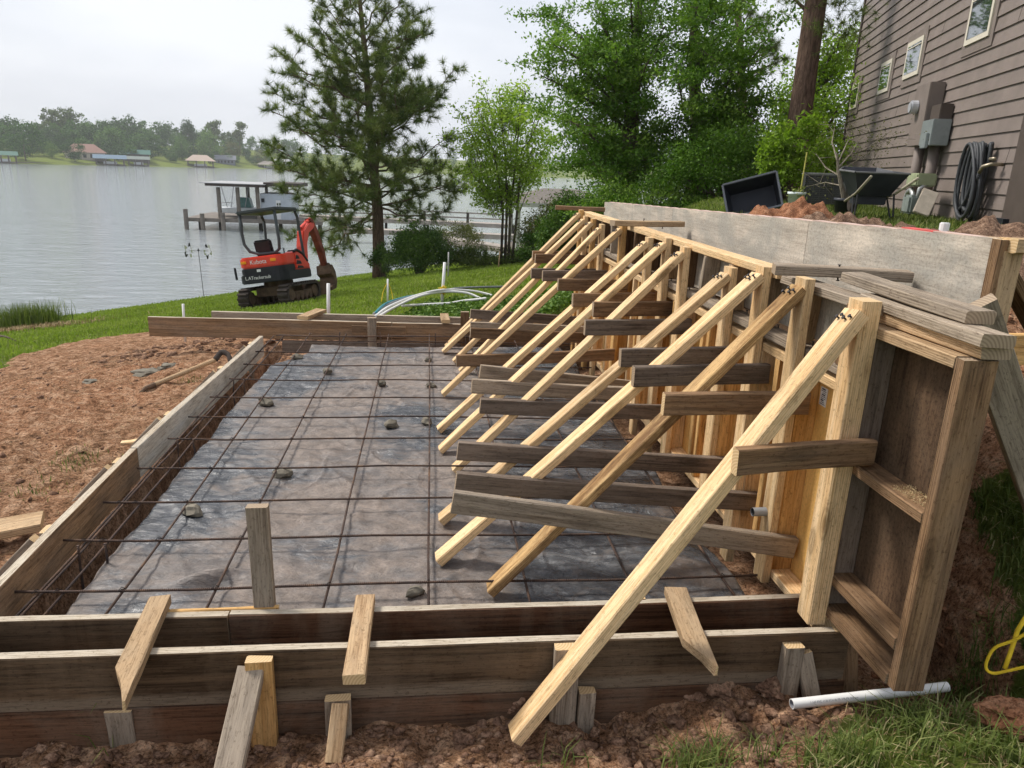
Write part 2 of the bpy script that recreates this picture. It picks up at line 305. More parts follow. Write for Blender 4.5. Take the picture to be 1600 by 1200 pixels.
# ------------------------------------------------------------------ object helpers
def link(o, parent=None):
    COL.objects.link(o)
    if parent is not None: o.parent = parent
    return o
def tag(o, label=None, cat=None, group=None, kind=None):
    for k, v in (('label', label), ('category', cat), ('group', group), ('kind', kind)):
        if v: o[k] = v
    return o
def wl(o):                       # world location of an unrotated parent chain
    v = Vector(o.location)
    while o.parent: o = o.parent; v += o.location
    return v
def empty(name, loc, label, cat, group=None):
    o = bpy.data.objects.new(name, None); o.location = loc; o.empty_display_size = .1; link(o)
    return tag(o, label, cat, group)
class MB:
    def __init__(s): s.v = []; s.f = []; s.m = []
    def add(s, vs, fs, m=0):
        k = len(s.v); s.v += [tuple(v) for v in vs]; s.f += [tuple(i+k for i in f) for f in fs]; s.m += [m]*len(fs); return s
    def box(s, c, d, m=0, rot=None, taper=1.0):
        x, y, z = d[0]/2, d[1]/2, d[2]/2
        vs = [(-x, -y, -z), (x, -y, -z), (x, y, -z), (-x, y, -z), (-x*taper, -y*taper, z), (x*taper, -y*taper, z), (x*taper, y*taper, z), (-x*taper, y*taper, z)]
        vs = [Vector(v) for v in vs]
        if rot is not None: vs = [rot @ v for v in vs]
        return s.add([v+Vector(c) for v in vs], [(0, 3, 2, 1), (4, 5, 6, 7), (0, 1, 5, 4), (1, 2, 6, 5), (2, 3, 7, 6), (3, 0, 4, 7)], m)
    def bar(s, p, q, w, t, m=0, up=(0, 0, 1)):
        p, q = Vector(p), Vector(q); X = (q-p).normalized(); Z = Vector(up)-X*X.dot(Vector(up))
        Z = Z.normalized() if Z.length > 1e-4 else X.orthogonal().normalized(); Y = Z.cross(X)
        vs = [a+Y*(i*t/2)+Z*(j*w/2) for a in (p, q) for i, j in ((-1, -1), (1, -1), (1, 1), (-1, 1))]
        return s.add(vs, [(0, 1, 2, 3), (7, 6, 5, 4), (0, 4, 5, 1), (1, 5, 6, 2), (2, 6, 7, 3), (3, 7, 4, 0)], m)
    def tube(s, pts, r, n=8, m=0, cap=True):
        pts = [Vector(p) for p in pts]; rs = r if isinstance(r, (list, tuple)) else [r]*len(pts); rings = []; prev = None
        for i, p in enumerate(pts):
            t = (pts[min(i+1, len(pts)-1)]-pts[max(i-1, 0)]).normalized()
            a = (prev - t*prev.dot(t)) if prev is not None else t.orthogonal()
            a = a.normalized() if a.length > 1e-5 else t.orthogonal().normalized(); prev = a; b = t.cross(a)
            rings.append([p+(a*math.cos(2*PI*k/n)+b*math.sin(2*PI*k/n))*rs[i] for k in range(n)])
        vs = [v for rg in rings for v in rg]; fs = []
        for i in range(len(pts)-1):
            for k in range(n): fs.append((i*n+k, i*n+(k+1) % n, (i+1)*n+(k+1) % n, (i+1)*n+k))
        if cap: fs += [tuple(range(n))[::-1], tuple((len(pts)-1)*n+k for k in range(n))]
        return s.add(vs, fs, m)
    def prism(s, poly, d0, d1, frame, m=0):     # poly in (a,b) of frame (origin, A, B, N) swept along N from d0 to d1
        o, A, B, N = [Vector(q) for q in frame]; n = len(poly)
        vs = [o+A*a+B*b+N*d for d in (d0, d1) for a, b in poly]
        return s.add(vs, [tuple(range(n))[::-1], tuple(range(n, 2*n))]+[(k, (k+1) % n, n+(k+1) % n, n+k) for k in range(n)], m)
    def lathe(s, prof, c, n=20, m=0):
        c = Vector(c); vs = [c+Vector((r*math.cos(2*PI*k/n), r*math.sin(2*PI*k/n), z)) for r, z in prof for k in range(n)]
        return s.add(vs, [(i*n+k, i*n+(k+1) % n, (i+1)*n+(k+1) % n, (i+1)*n+k) for i in range(len(prof)-1) for k in range(n)], m)
    def xf(s, mat): s.v = [tuple(mat @ Vector(v)) for v in s.v]; return s
    def build(s, name, mats, parent=None, loc=None, smooth=False, bevel=0):
        if not isinstance(mats, (list, tuple)): mats = [mats]
        if loc is None: loc = wl(parent) if parent is not None else Vector((0, 0, 0))
        loc = Vector(loc); me = bpy.data.meshes.new(name)
        me.from_pydata([tuple(Vector(v)-loc) for v in s.v], [], s.f)
        for mm in mats: me.materials.append(mm)
        me.polygons.foreach_set('material_index', s.m)
        bm = bmesh.new(); bm.from_mesh(me); bmesh.ops.recalc_face_normals(bm, faces=bm.faces)
        if bevel: bmesh.ops.bevel(bm, geom=[e for e in bm.edges if e.is_manifold and e.calc_face_angle(0) > .6], offset=bevel, segments=2, affect='EDGES', clamp_overlap=True)
        bm.to_mesh(me); bm.free()
        if smooth: me.polygons.foreach_set('use_smooth', [True]*len(me.polygons))
        o = bpy.data.objects.new(name, me); link(o, parent)
        o.location = loc-(wl(parent) if parent is not None else Vector((0, 0, 0)))
        return o
def board(name, p0, p1, w, t, mat, parent=None, up=(0, 0, 1), end='end', top=None, point=0, bow=.004, split=False):
    """a sawn timber from p0 to p1: w along up, t across; its own grain axis is local X"""
    p0, p1 = Vector(p0), Vector(p1); Ln = (p1-p0).length; X = (p1-p0)/Ln
    Z = Vector(up); Z = (Z-X*X.dot(Z)).normalized(); Y = Z.cross(X)
    n = max(2, int(Ln/.22)); c = min(.004, t*.2); sec = [(-t/2+c, -w/2), (t/2-c, -w/2), (t/2, -w/2+c), (t/2, w/2-c), (t/2-c, w/2), (-t/2+c, w/2), (-t/2, w/2-c), (-t/2, -w/2+c)]
    b1, b2 = random.uniform(-bow, bow), random.uniform(-bow, bow); vs, fs, ms = [], [], []
    xs = [Ln*i/n for i in range(n+1)]
    if point: xs = [x for x in xs if x < Ln-point*1.15]+[Ln-point, Ln-point*.5, Ln]
    for i, x in enumerate(xs):
        u = x/Ln; q = 4*u*(1-u); k = 1.0
        if point and x > Ln-point: k = max(.12, (Ln-x)/point)
        for (a, b) in sec:
            j = .0012 if 0 < i < len(xs)-1 else .0022
            bb = (b-(-w/2))*k+(-w/2) if point else b
            vs.append((x+random.uniform(-.001, .001)*(i in (0, len(xs)-1)), a+b1*q+random.uniform(-j, j), bb+b2*q+random.uniform(-j, j)))
    for i in range(len(xs)-1):
        for k in range(8): fs.append((i*8+k, i*8+(k+1) % 8, (i+1)*8+(k+1) % 8, (i+1)*8+k)); ms.append(2 if (top and k == 4) else 0)
    fs += [tuple(range(8))[::-1], tuple((len(xs)-1)*8+k for k in range(8))]; ms += [1, 1]
    me = bpy.data.meshes.new(name); me.from_pydata(vs, [], fs)
    for mm in [M[mat], M[end]]+([M[top]] if top else []): me.materials.append(mm)
    me.polygons.foreach_set('material_index', ms)
    bm = bmesh.new(); bm.from_mesh(me); bmesh.ops.recalc_face_normals(bm, faces=bm.faces); bm.to_mesh(me); bm.free()
    o = bpy.data.objects.new(name, me); link(o, parent)
    loc = p0-(wl(parent) if parent is not None else Vector((0, 0, 0)))
    o.matrix_local = Matrix(((X.x, Y.x, Z.x, loc.x), (X.y, Y.y, Z.y, loc.y), (X.z, Y.z, Z.z, loc.z), (0, 0, 0, 1)))
    return o
def nails(brd, spots, r=.0035, h=.012):
    """nail heads standing on a board: spots in the board's local frame (x, y, z, axis)"""
    mb = MB()
    for x, y, z, ax in spots:
        p = Vector((x, y, z)); d = Vector(ax); q = p+d*h+Vector((random.uniform(-.004, .004), random.uniform(-.004, .004), 0))
        mb.tube([p-d*.01, q], r, 5); mb.tube([q, q+d*.003], r*2.0, 6)
    me = bpy.data.meshes.new('nails'); me.from_pydata(mb.v, [], mb.f); me.materials.append(M['nail'])
    o = bpy.data.objects.new('nails', me); link(o, brd); return o
def npmesh(name, v, f, mats, shade=None, parent=None, loc=(0, 0, 0), smooth=False):
    """fast mesh: v (n,3) array, f (k,3|4) array, shade per face -> 'shade' attribute"""
    me = bpy.data.meshes.new(name); k = f.shape[1]
    me.vertices.add(len(v)); me.loops.add(f.size); me.polygons.add(len(f))
    me.vertices.foreach_set('co', (np.asarray(v, np.float32)-np.asarray(loc, np.float32)).ravel())
    me.loops.foreach_set('vertex_index', f.ravel().astype(np.int32))
    me.polygons.foreach_set('loop_start', np.arange(0, f.size, k, dtype=np.int32))
    if smooth: me.polygons.foreach_set('use_smooth', np.ones(len(f), bool))
    me.update(calc_edges=True)
    for mm in (mats if isinstance(mats, (list, tuple)) else [mats]): me.materials.append(mm)
    if shade is not None:
        a = me.attributes.new('shade', 'FLOAT', 'FACE'); a.data.foreach_set('value', np.asarray(shade, np.float32))
    o = bpy.data.objects.new(name, me); link(o, parent)
    o.location = Vector(loc)-(wl(parent) if parent is not None else Vector((0, 0, 0)))
    return o
def leaves_np(c, size, aspect=.45, rg=rng, droop=.0, flat=0.):
    """diamond leaves at centres c; returns verts, quads"""
    n = len(c); d = rg.normal(size=(n, 3)); d[:, 2] = d[:, 2]*(1-flat)-droop; d /= np.linalg.norm(d, axis=1)[:, None]
    a = rg.normal(size=(n, 3)); s = np.cross(d, a); s /= np.linalg.norm(s, axis=1)[:, None]
    nn = np.cross(d, s); sz = (np.asarray(size)*rg.uniform(.6, 1.3, n))[:, None]
    v = np.stack([c-d*sz*.5, c+s*sz*aspect*.5+nn*sz*.08, c+d*sz*.5, c-s*sz*aspect*.5+nn*sz*.08], 1).reshape(-1, 3)
    return v, np.arange(n*4).reshape(n, 4)
def blades_np(base, h, wd, lean=.45, rg=rng, az=None):
    """bent grass blades as 2 quads-ish (4 tris as 2 quads); returns verts, quads"""
    n = len(base); az = rg.uniform(0, 2*PI, n) if az is None else az
    dirv = np.stack([np.cos(az), np.sin(az), np.zeros(n)], 1); sd = np.stack([-np.sin(az), np.cos(az), np.zeros(n)], 1)
    hh = (np.asarray(h)*rg.uniform(.5, 1.25, n))[:, None]; ln = rg.uniform(.1, 1, n)[:, None]*lean; ww = np.asarray(wd)*np.ones((n, 1)) if np.ndim(wd) == 0 else np.asarray(wd)[:, None]
    up = np.array([[0, 0, 1.]])
    m1 = base+up*hh*.55+dirv*hh*ln*.25; tp = base+up*hh*(1-.35*ln)+dirv*hh*ln
    v = np.stack([base-sd*ww/2, base+sd*ww/2, m1+sd*ww*.4, m1-sd*ww*.4, tp+sd*ww*.06, tp-sd*ww*.06], 1).reshape(-1, 3)
    k = np.arange(n)[:, None]*6
    f = np.concatenate([k+np.array([[0, 1, 2, 3]]), k+np.array([[3, 2, 4, 5]])], 1).reshape(-1, 4)
    return v, f
def rockmesh(name, size, seed, mat, sub=2, amp=.35, parent=None, loc=(0, 0, 0), scale=(1, 1, 1), rz=0):
    bm = bmesh.new(); bmesh.ops.create_icosphere(bm, subdivisions=sub, radius=1)
    for v in bm.verts:
        p = v.co.copy(); q = p*1.4+Vector((seed*7.3, seed*3.1, seed))
        k = 1+amp*mnoise.noise(q)+amp*.5*mnoise.noise(q*2.3)+amp*.25*mnoise.noise(q*5)
        v.co = Vector((p.x*k*scale[0], p.y*k*scale[1], p.z*k*scale[2]))*size
    me = bpy.data.meshes.new(name); bm.to_mesh(me); bm.free(); me.materials.append(mat)
    o = bpy.data.objects.new(name, me); link(o, parent); o.location = Vector(loc)-(wl(parent) if parent is not None else Vector((0, 0, 0))); o.rotation_euler.z = rz
    return o
def textmesh(body, size, mat, name, parent, mw, extrude=.001):
    cu = bpy.data.curves.new(name, 'FONT'); cu.body = body; cu.size = size; cu.extrude = extrude; cu.align_x = 'CENTER'; cu.align_y = 'CENTER'
    to = bpy.data.objects.new('tmp', cu); COL.objects.link(to); dg = bpy.context.evaluated_depsgraph_get()
    me = bpy.data.meshes.new_from_object(to.evaluated_get(dg)); bpy.data.objects.remove(to)
    me.materials.clear(); me.materials.append(mat); o = bpy.data.objects.new(name, me); link(o, parent)
    mm = mw.copy(); mm.translation -= wl(parent); o.matrix_local = mm; return o

# ------------------------------------------------------------------ the ground: one sheet, fine where the camera is close
def axis(lo, hi, segs):
    out = [lo]
    for end, step in segs:
        n = max(1, int(round((end-out[-1])/step))); out += list(np.linspace(out[-1], end, n+1)[1:])
    return np.array(out)
gx = axis(-900, 900, [(-300, 60), (-60, 15), (-20, 2), (-6, .35), (-4, .06), (2.9, .028), (4, .06), (10, .3), (30, 2), (120, 15), (900, 60)])
gy = axis(-60, 1400, [(-4, 8), (1, .5), (1.5, .05), (7.8, .03), (10, .06), (20, .2), (46, .5), (120, 12), (640, 10), (1400, 76)])
XX, YY = np.meshgrid(gx, gy); ZZ = H(XX, YY)
def inpoly(x, y, poly):
    ins = np.zeros(x.shape, bool); n = len(poly)
    for i in range(n):
        x1, y1 = poly[i]; x2, y2 = poly[(i+1) % n]
        c = ((y1 > y) != (y2 > y)) & (x < (x2-x1)*(y-y1)/(y2-y1+1e-12)+x1); ins ^= c
    return ins
def vnoise(x, y, s, seed=0, octs=3):
    o = np.zeros(x.shape); a = 1.0
    for k in range(octs):
        gxi = np.floor(x*s).astype(int); gyi = np.floor(y*s).astype(int); fx = x*s-gxi; fy = y*s-gyi
        fx = fx*fx*(3-2*fx); fy = fy*fy*(3-2*fy)
        def hsh(i, j):
            h = (i*374761393+j*668265263+seed*982451653+k*1274126177) & 0x7fffffff; h = ((h ^ (h >> 13))*1274126177) & 0x7fffffff
            return ((h ^ (h >> 16)) & 0xffff)/65535.0
        o += a*((hsh(gxi, gyi)*(1-fx)+hsh(gxi+1, gyi)*fx)*(1-fy)+(hsh(gxi, gyi+1)*(1-fx)+hsh(gxi+1, gyi+1)*fx)*fy-.5); a *= .5; s *= 2.1
    return o
gp = lambda *ps: [tuple(G(*p))[:2] for p in ps]
edge = gp((0, 578), (60, 550), (140, 524), (230, 503), (330, 496), (420, 490), (520, 492), (575, 500))
DIRT = [(-9, 3.5)]+edge+[(.3, 8.0), (1.1, 8.05), (2.0, 7.95), (2.9, 8.1), (3.3, 7.2), (3.7, 6), (3.9, 4.8), (3.9, 3.0), (2.9, 2.72), (2.25, 2.62), (2.2, 1.98), (1.5, 1.95), (1.3, 1.88), (1.18, 1.78), (1.0, 1.62), (.3, 1.5), (-2, 1.5), (-7, 1.3)]
jx, jy = vnoise(XX, YY, 2.5, 3)*.28, vnoise(XX, YY, 2.5, 9)*.28
fine = (np.abs(XX) < 10) & (YY < 12) & (YY > .5)
dm = np.where(fine, inpoly(XX+jx, YY+jy, DIRT).astype(float), 0)
for _ in range(2): dm[1:-1, 1:-1] = (dm[1:-1, 1:-1]*2+dm[:-2, 1:-1]+dm[2:, 1:-1]+dm[1:-1, :-2]+dm[1:-1, 2:])/6
red = np.clip(np.exp(-(((XX+3.2)/2.2)**2+((YY-6.3)/1.3)**2))*.7+np.where((XX > 2.15) & (YY > 2.2) & (YY < 8), 1.0, 0)+.5*np.exp(-(((XX-.9)/.25)**2+((YY-1.95)/.12)**2)), 0, 1)
rough_ = vnoise(XX, YY, 5, 21, 4)*np.where(XX < -1.7, .036, .05)+vnoise(XX, YY, 1.3, 5, 2)*.07
rough_ += vnoise(XX, YY, 17, 71, 2)*.022
ridge = np.sin((XX*.72+YY*.9)*21+vnoise(XX, YY, 1.2, 4)*5)*.016*np.exp(-(((XX+3.4)/1.7)**2+((YY-5.2)/1.6)**2))      # tracks of the digger
ZZ = ZZ+np.where(fine, dm*(rough_+ridge)*np.where((XX > -1.42) & (XX < 1.36) & (YY > 2.3) & (YY < 7.1), .25, 1.0), 0)
ZZ += np.where(fine & (YY < 2.2), dm*np.maximum(vnoise(XX, YY, 8, 31, 3), -.1)*.07, 0)
ZZ += np.where((YY > 8) & (YY < 46) & (np.abs(XX) < 20), vnoise(XX, YY, .6, 8)*.06, 0)
nvx, nvy = len(gx), len(gy); idx = np.arange(nvx*nvy).reshape(nvy, nvx)
gf = np.stack([idx[:-1, :-1], idx[:-1, 1:], idx[1:, 1:], idx[1:, :-1]], -1).reshape(-1, 4)
ground = npmesh('ground', np.stack([XX, YY, ZZ], -1).reshape(-1, 3), gf, M['ground'], smooth=True); tag(ground, kind='structure')
ca = ground.data.attributes.new('kind', 'FLOAT_COLOR', 'POINT')
ca.data.foreach_set('color', np.stack([dm, red, np.zeros_like(dm), np.ones_like(dm)], -1).astype(np.float32).ravel())
def ZG(x, y):                    # height of the built ground (bilinear)
    i = np.clip(np.searchsorted(gx, x)-1, 0, nvx-2); j = np.clip(np.searchsorted(gy, y)-1, 0, nvy-2)
    fx = (x-gx[i])/(gx[i+1]-gx[i]); fy = (y-gy[j])/(gy[j+1]-gy[j])
    return (ZZ[j, i]*(1-fx)+ZZ[j, i+1]*fx)*(1-fy)+(ZZ[j+1, i]*(1-fx)+ZZ[j+1, i+1]*fx)*fy
def DM(x, y):
    i = np.clip(np.searchsorted(gx, x), 0, nvx-1); j = np.clip(np.searchsorted(gy, y), 0, nvy-1); return dm[j, i]
wv_ = np.array([[-1500, 10, WATER], [1500, 10, WATER], [1500, 1300, WATER], [-1500, 1300, WATER]], float)
tag(npmesh('lake_water', wv_, np.array([[0, 1, 2, 3]]), M['water']), kind='structure')

# ------------------------------------------------------------------ plastic sheet under the rebar
sx = np.linspace(-1.50, 1.43, 290); sy = np.linspace(2.44, 7.12, 460); SX, SY = np.meshgrid(sx, sy)
ed = -1.435+.03*vnoise(SX*0, SY, 2.2, 2)+.03*np.clip((SY-4.5)/2, 0, 1)+.24*np.clip((SY-6.35)/.45, 0, 1)       # wandering left edge
SXX = np.maximum(SX, ed-.05)
SZ = -.062+vnoise(SX, SY, 3, 41, 3)*.018+np.abs(vnoise(SX+.6*SY, SY-.3*SX, 6, 43, 3))*.018
fr_ = np.random.default_rng(17)
for _ in range(90):
    cx, cy, an, hl = fr_.uniform(-1.3, 1.2), fr_.uniform(2.5, 7.0), fr_.choice([.35, 1.1, 2.4, 1.9])+fr_.normal()*.25, fr_.uniform(.12, .55)
    dx_, dy_ = SX-cx, SY-cy; al = dx_*math.cos(an)+dy_*math.sin(an); pe_ = -dx_*math.sin(an)+dy_*math.cos(an)+.05*np.sin(al*9+cx*7)
    SZ += fr_.uniform(.003, .009)*np.exp(-(pe_/fr_.uniform(.009, .022))**2)*np.clip(1-(al/hl)**2, 0, 1)
SZ -= .14*np.clip((ed+.03-SXX)/.06, 0, 1)+.2*np.clip((SX-1.33-.03*np.sin(SY*5))/.07, 0, 1)
pk = np.exp(-(((SX+.93-.25*(SY-2.87))/.12)**2+((SY-2.87-.25*(SX+.93))/.035)**2)); SZ += .045*pk-.03*np.exp(-(((SX+.93)/.12)**2+((SY-2.82)/.03)**2))
k_ = np.arange(SX.size).reshape(SX.shape)
sf_ = np.stack([k_[:-1, :-1], k_[:-1, 1:], k_[1:, 1:], k_[1:, :-1]], -1).reshape(-1, 4)
sh = npmesh('plastic_sheet', np.stack([SXX, SY, np.maximum(SZ, -.30)], -1).reshape(-1, 3), sf_, M['sheet'], smooth=True)
tag(sh, 'dusty black plastic vapour sheet laid wrinkled inside the slab form', 'plastic sheet')

# ------------------------------------------------------------------ rebar mat
LX = [-1.529, -1.45, -1.21, -.853, -.408, -.003, .403, .848, 1.263]
TY = [2.714, 3.128, 3.514, 3.941, 4.40, 4.812, 5.261, 5.721, 6.164, 6.605]
mat_ = empty('rebar_mat', (0, 4.7, 0), 'grid of rusty reinforcing bars tied above the plastic sheet', 'rebar')
def rebar(p, q, r=.0055, sag=.006):
    p, q = Vector(p), Vector(q); n = 9; Ln = (q-p).length; X = (q-p)/Ln
    mb = MB(); mb.tube([(Ln*i/n, random.uniform(-1, 1)*.004, -sag*math.sin(PI*i/n*3)+random.uniform(-1, 1)*.003) for i in range(n+1)], r, 7)
    me = bpy.data.meshes.new('rebar'); me.from_pydata(mb.v, [], mb.f); me.materials.append(M['rebar'])
    me.polygons.foreach_set('use_smooth', [len(f) == 4 for f in mb.f])
    o = bpy.data.objects.new('rebar', me); link(o, mat_); Y = Vector((0, 0, 1)).cross(X).normalized(); Z = X.cross(Y); loc = p-wl(mat_)
    o.matrix_local = Matrix(((X.x, Y.x, Z.x, loc.x), (X.y, Y.y, Z.y, loc.y), (X.z, Y.z, Z.z, loc.z), (0, 0, 0, 1)))
for i, y in enumerate(TY):
    p = [onz(25, 922.5, 0), onz(100, 841.7, 0), onz(163.7, 783, 0), onz(212.5, 735, 0)][i] if i < 4 else Vector((-1.57+random.uniform(-.02, .02), y, 0))
    rebar((p.x, y, .004), (1.42, y+random.uniform(-.02, .02), .0))
for y, z in ((7.05, .005), (7.25, .01), (7.4, -.02), (7.25, -.25), (7.42, -.26)): rebar((-1.5, y, z), (1.5, y+.01, z))
for i, x in enumerate(LX): rebar((x+(.02 if i == 1 else 0), 2.45, -.009), (x+random.uniform(-.012, .012), 7.45 if i > 1 else 7.3, -.009))
rebar((-1.515, 2.46, -.011), (-1.50, 5.1, -.012)); rebar((-1.50, 2.46, -.25), (-1.5, 7.4, -.25)); rebar((-1.40, 2.46, -.26), (-1.4, 7.4, -.26))
for (x, y) in [(-1.505, 3.02), (-1.40, 3.03), (-1.5, 4.3), (-1.41, 4.31), (-1.5, 5.6), (-1.42, 5.6), (.05, 7.33), (.36, 7.35), (.72, 7.34), (1.05, 7.33), (-.5, 7.34), (-.9, 7.32)]:
    rebar((x, y, -.3), (x+.003, y+.002, .035), .0055, 0)
def tie(x, y):
    mb.tube([(x-.011, y-.011, .0), (x, y, .013), (x+.012, y+.012, -.002), (x+.004, y-.014, .012)], .0018, 4)
mb = MB()
for y in TY:
    for x in LX: tie(x, y)
mb.build('tie_wires', M['nail'], mat_)
# rock chunks that hold the bars up
chunk = [((464, 557), .075, 'pale rock chunk by the far left corner of the bar grid'), ((512, 579), .075, 'dark rock chunk near the far end of the plastic sheet'), ((416, 627), .085, 'blocky rock chunk under a bar near the left trench'),
         ((611, 661), .082, 'squarish rock chunk in the middle of the dusty sheet'), ((667, 657), .075, 'rounded rock chunk beside the foot of a brace'), ((441, 739), .085, 'jagged olive rock chunk behind the tall front stake'),
         ((596, 597), .07, 'flat rock chunk under the third bar from the far board'), ((674, 601), .065, 'small flat rock chunk under the straight middle bar'), ((669, 561), .06, 'dark small rock chunk at the far end of the middle bar'),
         ((299, 795), .085, 'flat brown rock chunk under the left grid crossing'), ((649, 923), .055, 'brick-like rock chunk just behind the front form board')]
for i, (p, s, lab) in enumerate(chunk):
    q = onz(*p, -.03); o = rockmesh('rock_chunk', s*.62, i+3, M['stone'], 2, .45, None, (q.x, q.y, -.036), (1.15, .8, .62), i*1.3)
    tag(o, lab, 'rock', 'rock chunks propping the bars')

# ------------------------------------------------------------------ form boards round the slab
front = empty('slab_form', (0, 2.3, -.25), 'dark double-board timber form along the front of the slab', 'timber form')
board('form_board', (-3.2, 2.417, -.028), (-.72, 2.413, -.03), .215, .038, 'form', front, top='formedge', end='endold')
board('form_board', (-.712, 2.413, -.026), (1.50, 2.415, -.022), .215, .038, 'form2', front, top='formedge', end='endold')
board('form_board', (-3.2, 2.2, -.02), (1.535, 2.2, -.022), .205, .04, 'form', front, top='formedge', end='endold')
board('form_board', (-3.2, 2.203, -.235), (1.55, 2.203, -.235), .215, .038, 'form2', front, end='endold')
board('form_board', (-1.0, 2.45, .03), (-.55, 2.45, .035), .09, .02, 'new2', front)
def stake(p, q, w=.089, t=.038, mt='stake', up=(1, 0, 0), parent=front, point=0, nl=(), top=None, name='stake', end='end'):
    o = board(name, p, q, w, t, mt, parent, up, end=end, point=point, bow=.001, top=top)
    if nl: nails(o, nl)
    return o
up_x = (1, 0, 0)
stake((-.601, 2.462, -.3), (-.606, 2.462, ony(407, 790, 2.462).z), .075, .036, 'grey', end='endold')
# spreaders nailed across the two boards (one end pointed)
def spread(pa, pb, w, pt, mt):
    a = onz(*pa, .103); b = onz(*pb, .103); X = (b-a).normalized(); sdv = X.cross(Vector((0, 0, 1)))
    Ln = (b-a).length; n = [(.035, -.017, k*w*.2, (0, -1, 0)) for k in (-1, 1)]+[(.27, -.017, k*w*.2, (0, -1, 0)) for k in (-1, 1)]
    o = board('spreader', a, b, w, .036, mt, front, sdv, point=pt, bow=.001)
    z_ = (o.matrix_local.to_3x3() @ Vector((0, 1, 0))).z; s_ = 1 if z_ > 0 else -1
    nails(o, [(x_, .017*s_, zz, (0, s_, 0)) for x_, _, zz, _ in n], .0045, .016)
spread((251, 937), (175, 1105), .075, .17, 'stake'); spread((571, 935), (553, 1062), .07, 0, 'stake'); spread((1055, 923), (1102, 1048), .085, .15, 'stake')
# stakes driven in front, and their kickers
def fstake(px, pytop, ytop, zb, w, mt, lean=0):
    a = ony(px, pytop, ytop); stake((a.x, ytop, zb), (a.x+lean, ytop, a.z), w, .038, mt)
    return a
a = fstake(405, 1030, 2.155, -.5, .085, 'new2'); b = onz(352, 1196, -.14)
stake((b.x-.005, b.y-.12, b.z-.12), onz(393, 1043, .035), .088, .036, 'grey', up_x, nl=((.0, 0, 0, (0, -1, 0)),))
a = fstake(886, 1010, 2.155, -.5, .088, 'grey'); fstake(917, 1078, 2.15, -.5, .06, 'grey')
a = fstake(528, 1090, 2.15, -.5, .085, 'grey'); stake(onz(522, 1192, -.21), onz(532, 1100, -.09), .055, .035, 'stake', up_x)
stake(onz(196, 1166, -.29), onz(186, 1108, -.13), .085, .036, 'grey', up_x)
a = fstake(1240, 1008, 2.16, -.5, .07, 'grey'); stake(onz(1268, 1088, -.16), onz(1254, 1018, .01), .06, .036, 'grey', up_x)
board('stake', (1.63, 2.21, -.5), (1.52, 2.2, .09), .085, .038, 'brown', front, up_x)
board('stake', (.8, 2.44, -.3), (.8, 2.44, .085), .07, .035, 'stake', front, up_x)
board('stake', (.2, 2.44, -.3), (.2, 2.44, .06), .07, .035, 'stake', front, up_x)
left = empty('slab_form', (-1.6, 5, -.2), 'concrete-stained timber form board along the left side of the slab', 'timber form')
lt = [(-1.59, 2.2), (-1.615, 3.1), (-1.63, 3.98), (-1.622, 4.7), (-1.60, 5.3), (-1.545, 6.9)]
def lboard(pts, mt, top, z=-.012, w=.185):
    vs, fs, ms = [], [], []
    for x, y in pts:
        for dx, dz in ((0, -w/2), (0, w/2), (-.038, w/2), (-.038, -w/2)): vs.append((x+dx, y, z+dz+random.uniform(-.003, .003)))
    n = len(pts)
    for i in range(n-1):
        for k in range(4): fs.append((i*4+k, i*4+(k+1) % 4, i*4+4+(k+1) % 4, i*4+4+k)); ms.append(2 if k == 1 else 0)
    fs += [(0, 1, 2, 3), tuple((n-1)*4+k for k in range(4))[::-1]]; ms += [1, 1]
    mb = MB(); 
    rot = Matrix.Rotation(-PI/2, 4, 'Z')       # local X runs along the board
    mb.v = [tuple(rot @ Vector((v[0]+1.6, v[1]-5, v[2]+.2))) for v in vs]; mb.f = fs; mb.m = ms
    o = mb.build('form_board', [M[mt], M['endold'], M[top]], None, bevel=.002); o.parent = left; o.rotation_euler.z = PI/2
    return o
lboard([p for p in lt if p[1] < 4.2]+[(-1.63, 4.05)], 'tanboard', 'formedge'); lboard([(-1.63, 4.06)]+[p for p in lt if p[1] > 4.2], 'whiteboard', 'formedge')
for (xx, yy, lean) in ((-1.72, 3.15, .05), (-1.73, 3.95, .04), (-1.73, 4.75, .05), (-1.70, 5.9, .05), (-1.66, 6.75, .04)):
    board('stake', (xx+.02, yy, -.35), (xx+.035, yy, .05), .08, .036, 'grey', left, (0, 1, 0))
    board('kicker', (xx-.17, yy-.10, -.16), (xx-.005, yy-.03, .02), .085, .036, 'grey', left, (0, 1, 0))
far = empty('slab_form', (-.5, 7.6, -.2), 'long tan timber form across the far end of the slab', 'timber form')
board('form_board', (-2.83, 7.66, -.008), (-.40, 7.56, -.01), .20, .04, 'tanboard', far, top='formedge', end='endold')
board('form_board', (-.39, 7.56, -.015), (1.6, 7.50, -.02), .205, .04, 'tanboard', far, top='formedge', end='endold')
board('form_board', (-2.30, 7.98, .0), (1.6, 7.80, .0), .19, .04, 'grey', far, top='formedge', end='endold')
board('form_board', (-1.5, 7.53, -.175), (1.5, 7.50, -.18), .12, .036, 'dark', far, end='endold')
board('splice', (-.80, 7.545, .0), (-.25, 7.515, -.005), .12, .02, 'brown', far)
board('stake', (-.59, 7.475, -.32), (-.592, 7.475, .155), .088, .05, 'grey', far, up_x, end='endold')
board('stake', (.355, 7.455, -.32), (.352, 7.455, .235), .088, .05, 'brown', far, up_x, end='endold')
board('spreader', (-1.30, 7.60, .115), (-1.17, 8.02, .115), .12, .036, 'stake', far, up_x)
board('spreader', (.16, 7.50, .12), (.15, 7.86, .12), .09, .036, 'stake', far, up_x); board('spreader', (1.12, 7.50, .12), (1.13, 7.86, .12), .09, .036, 'stake', far, up_x)

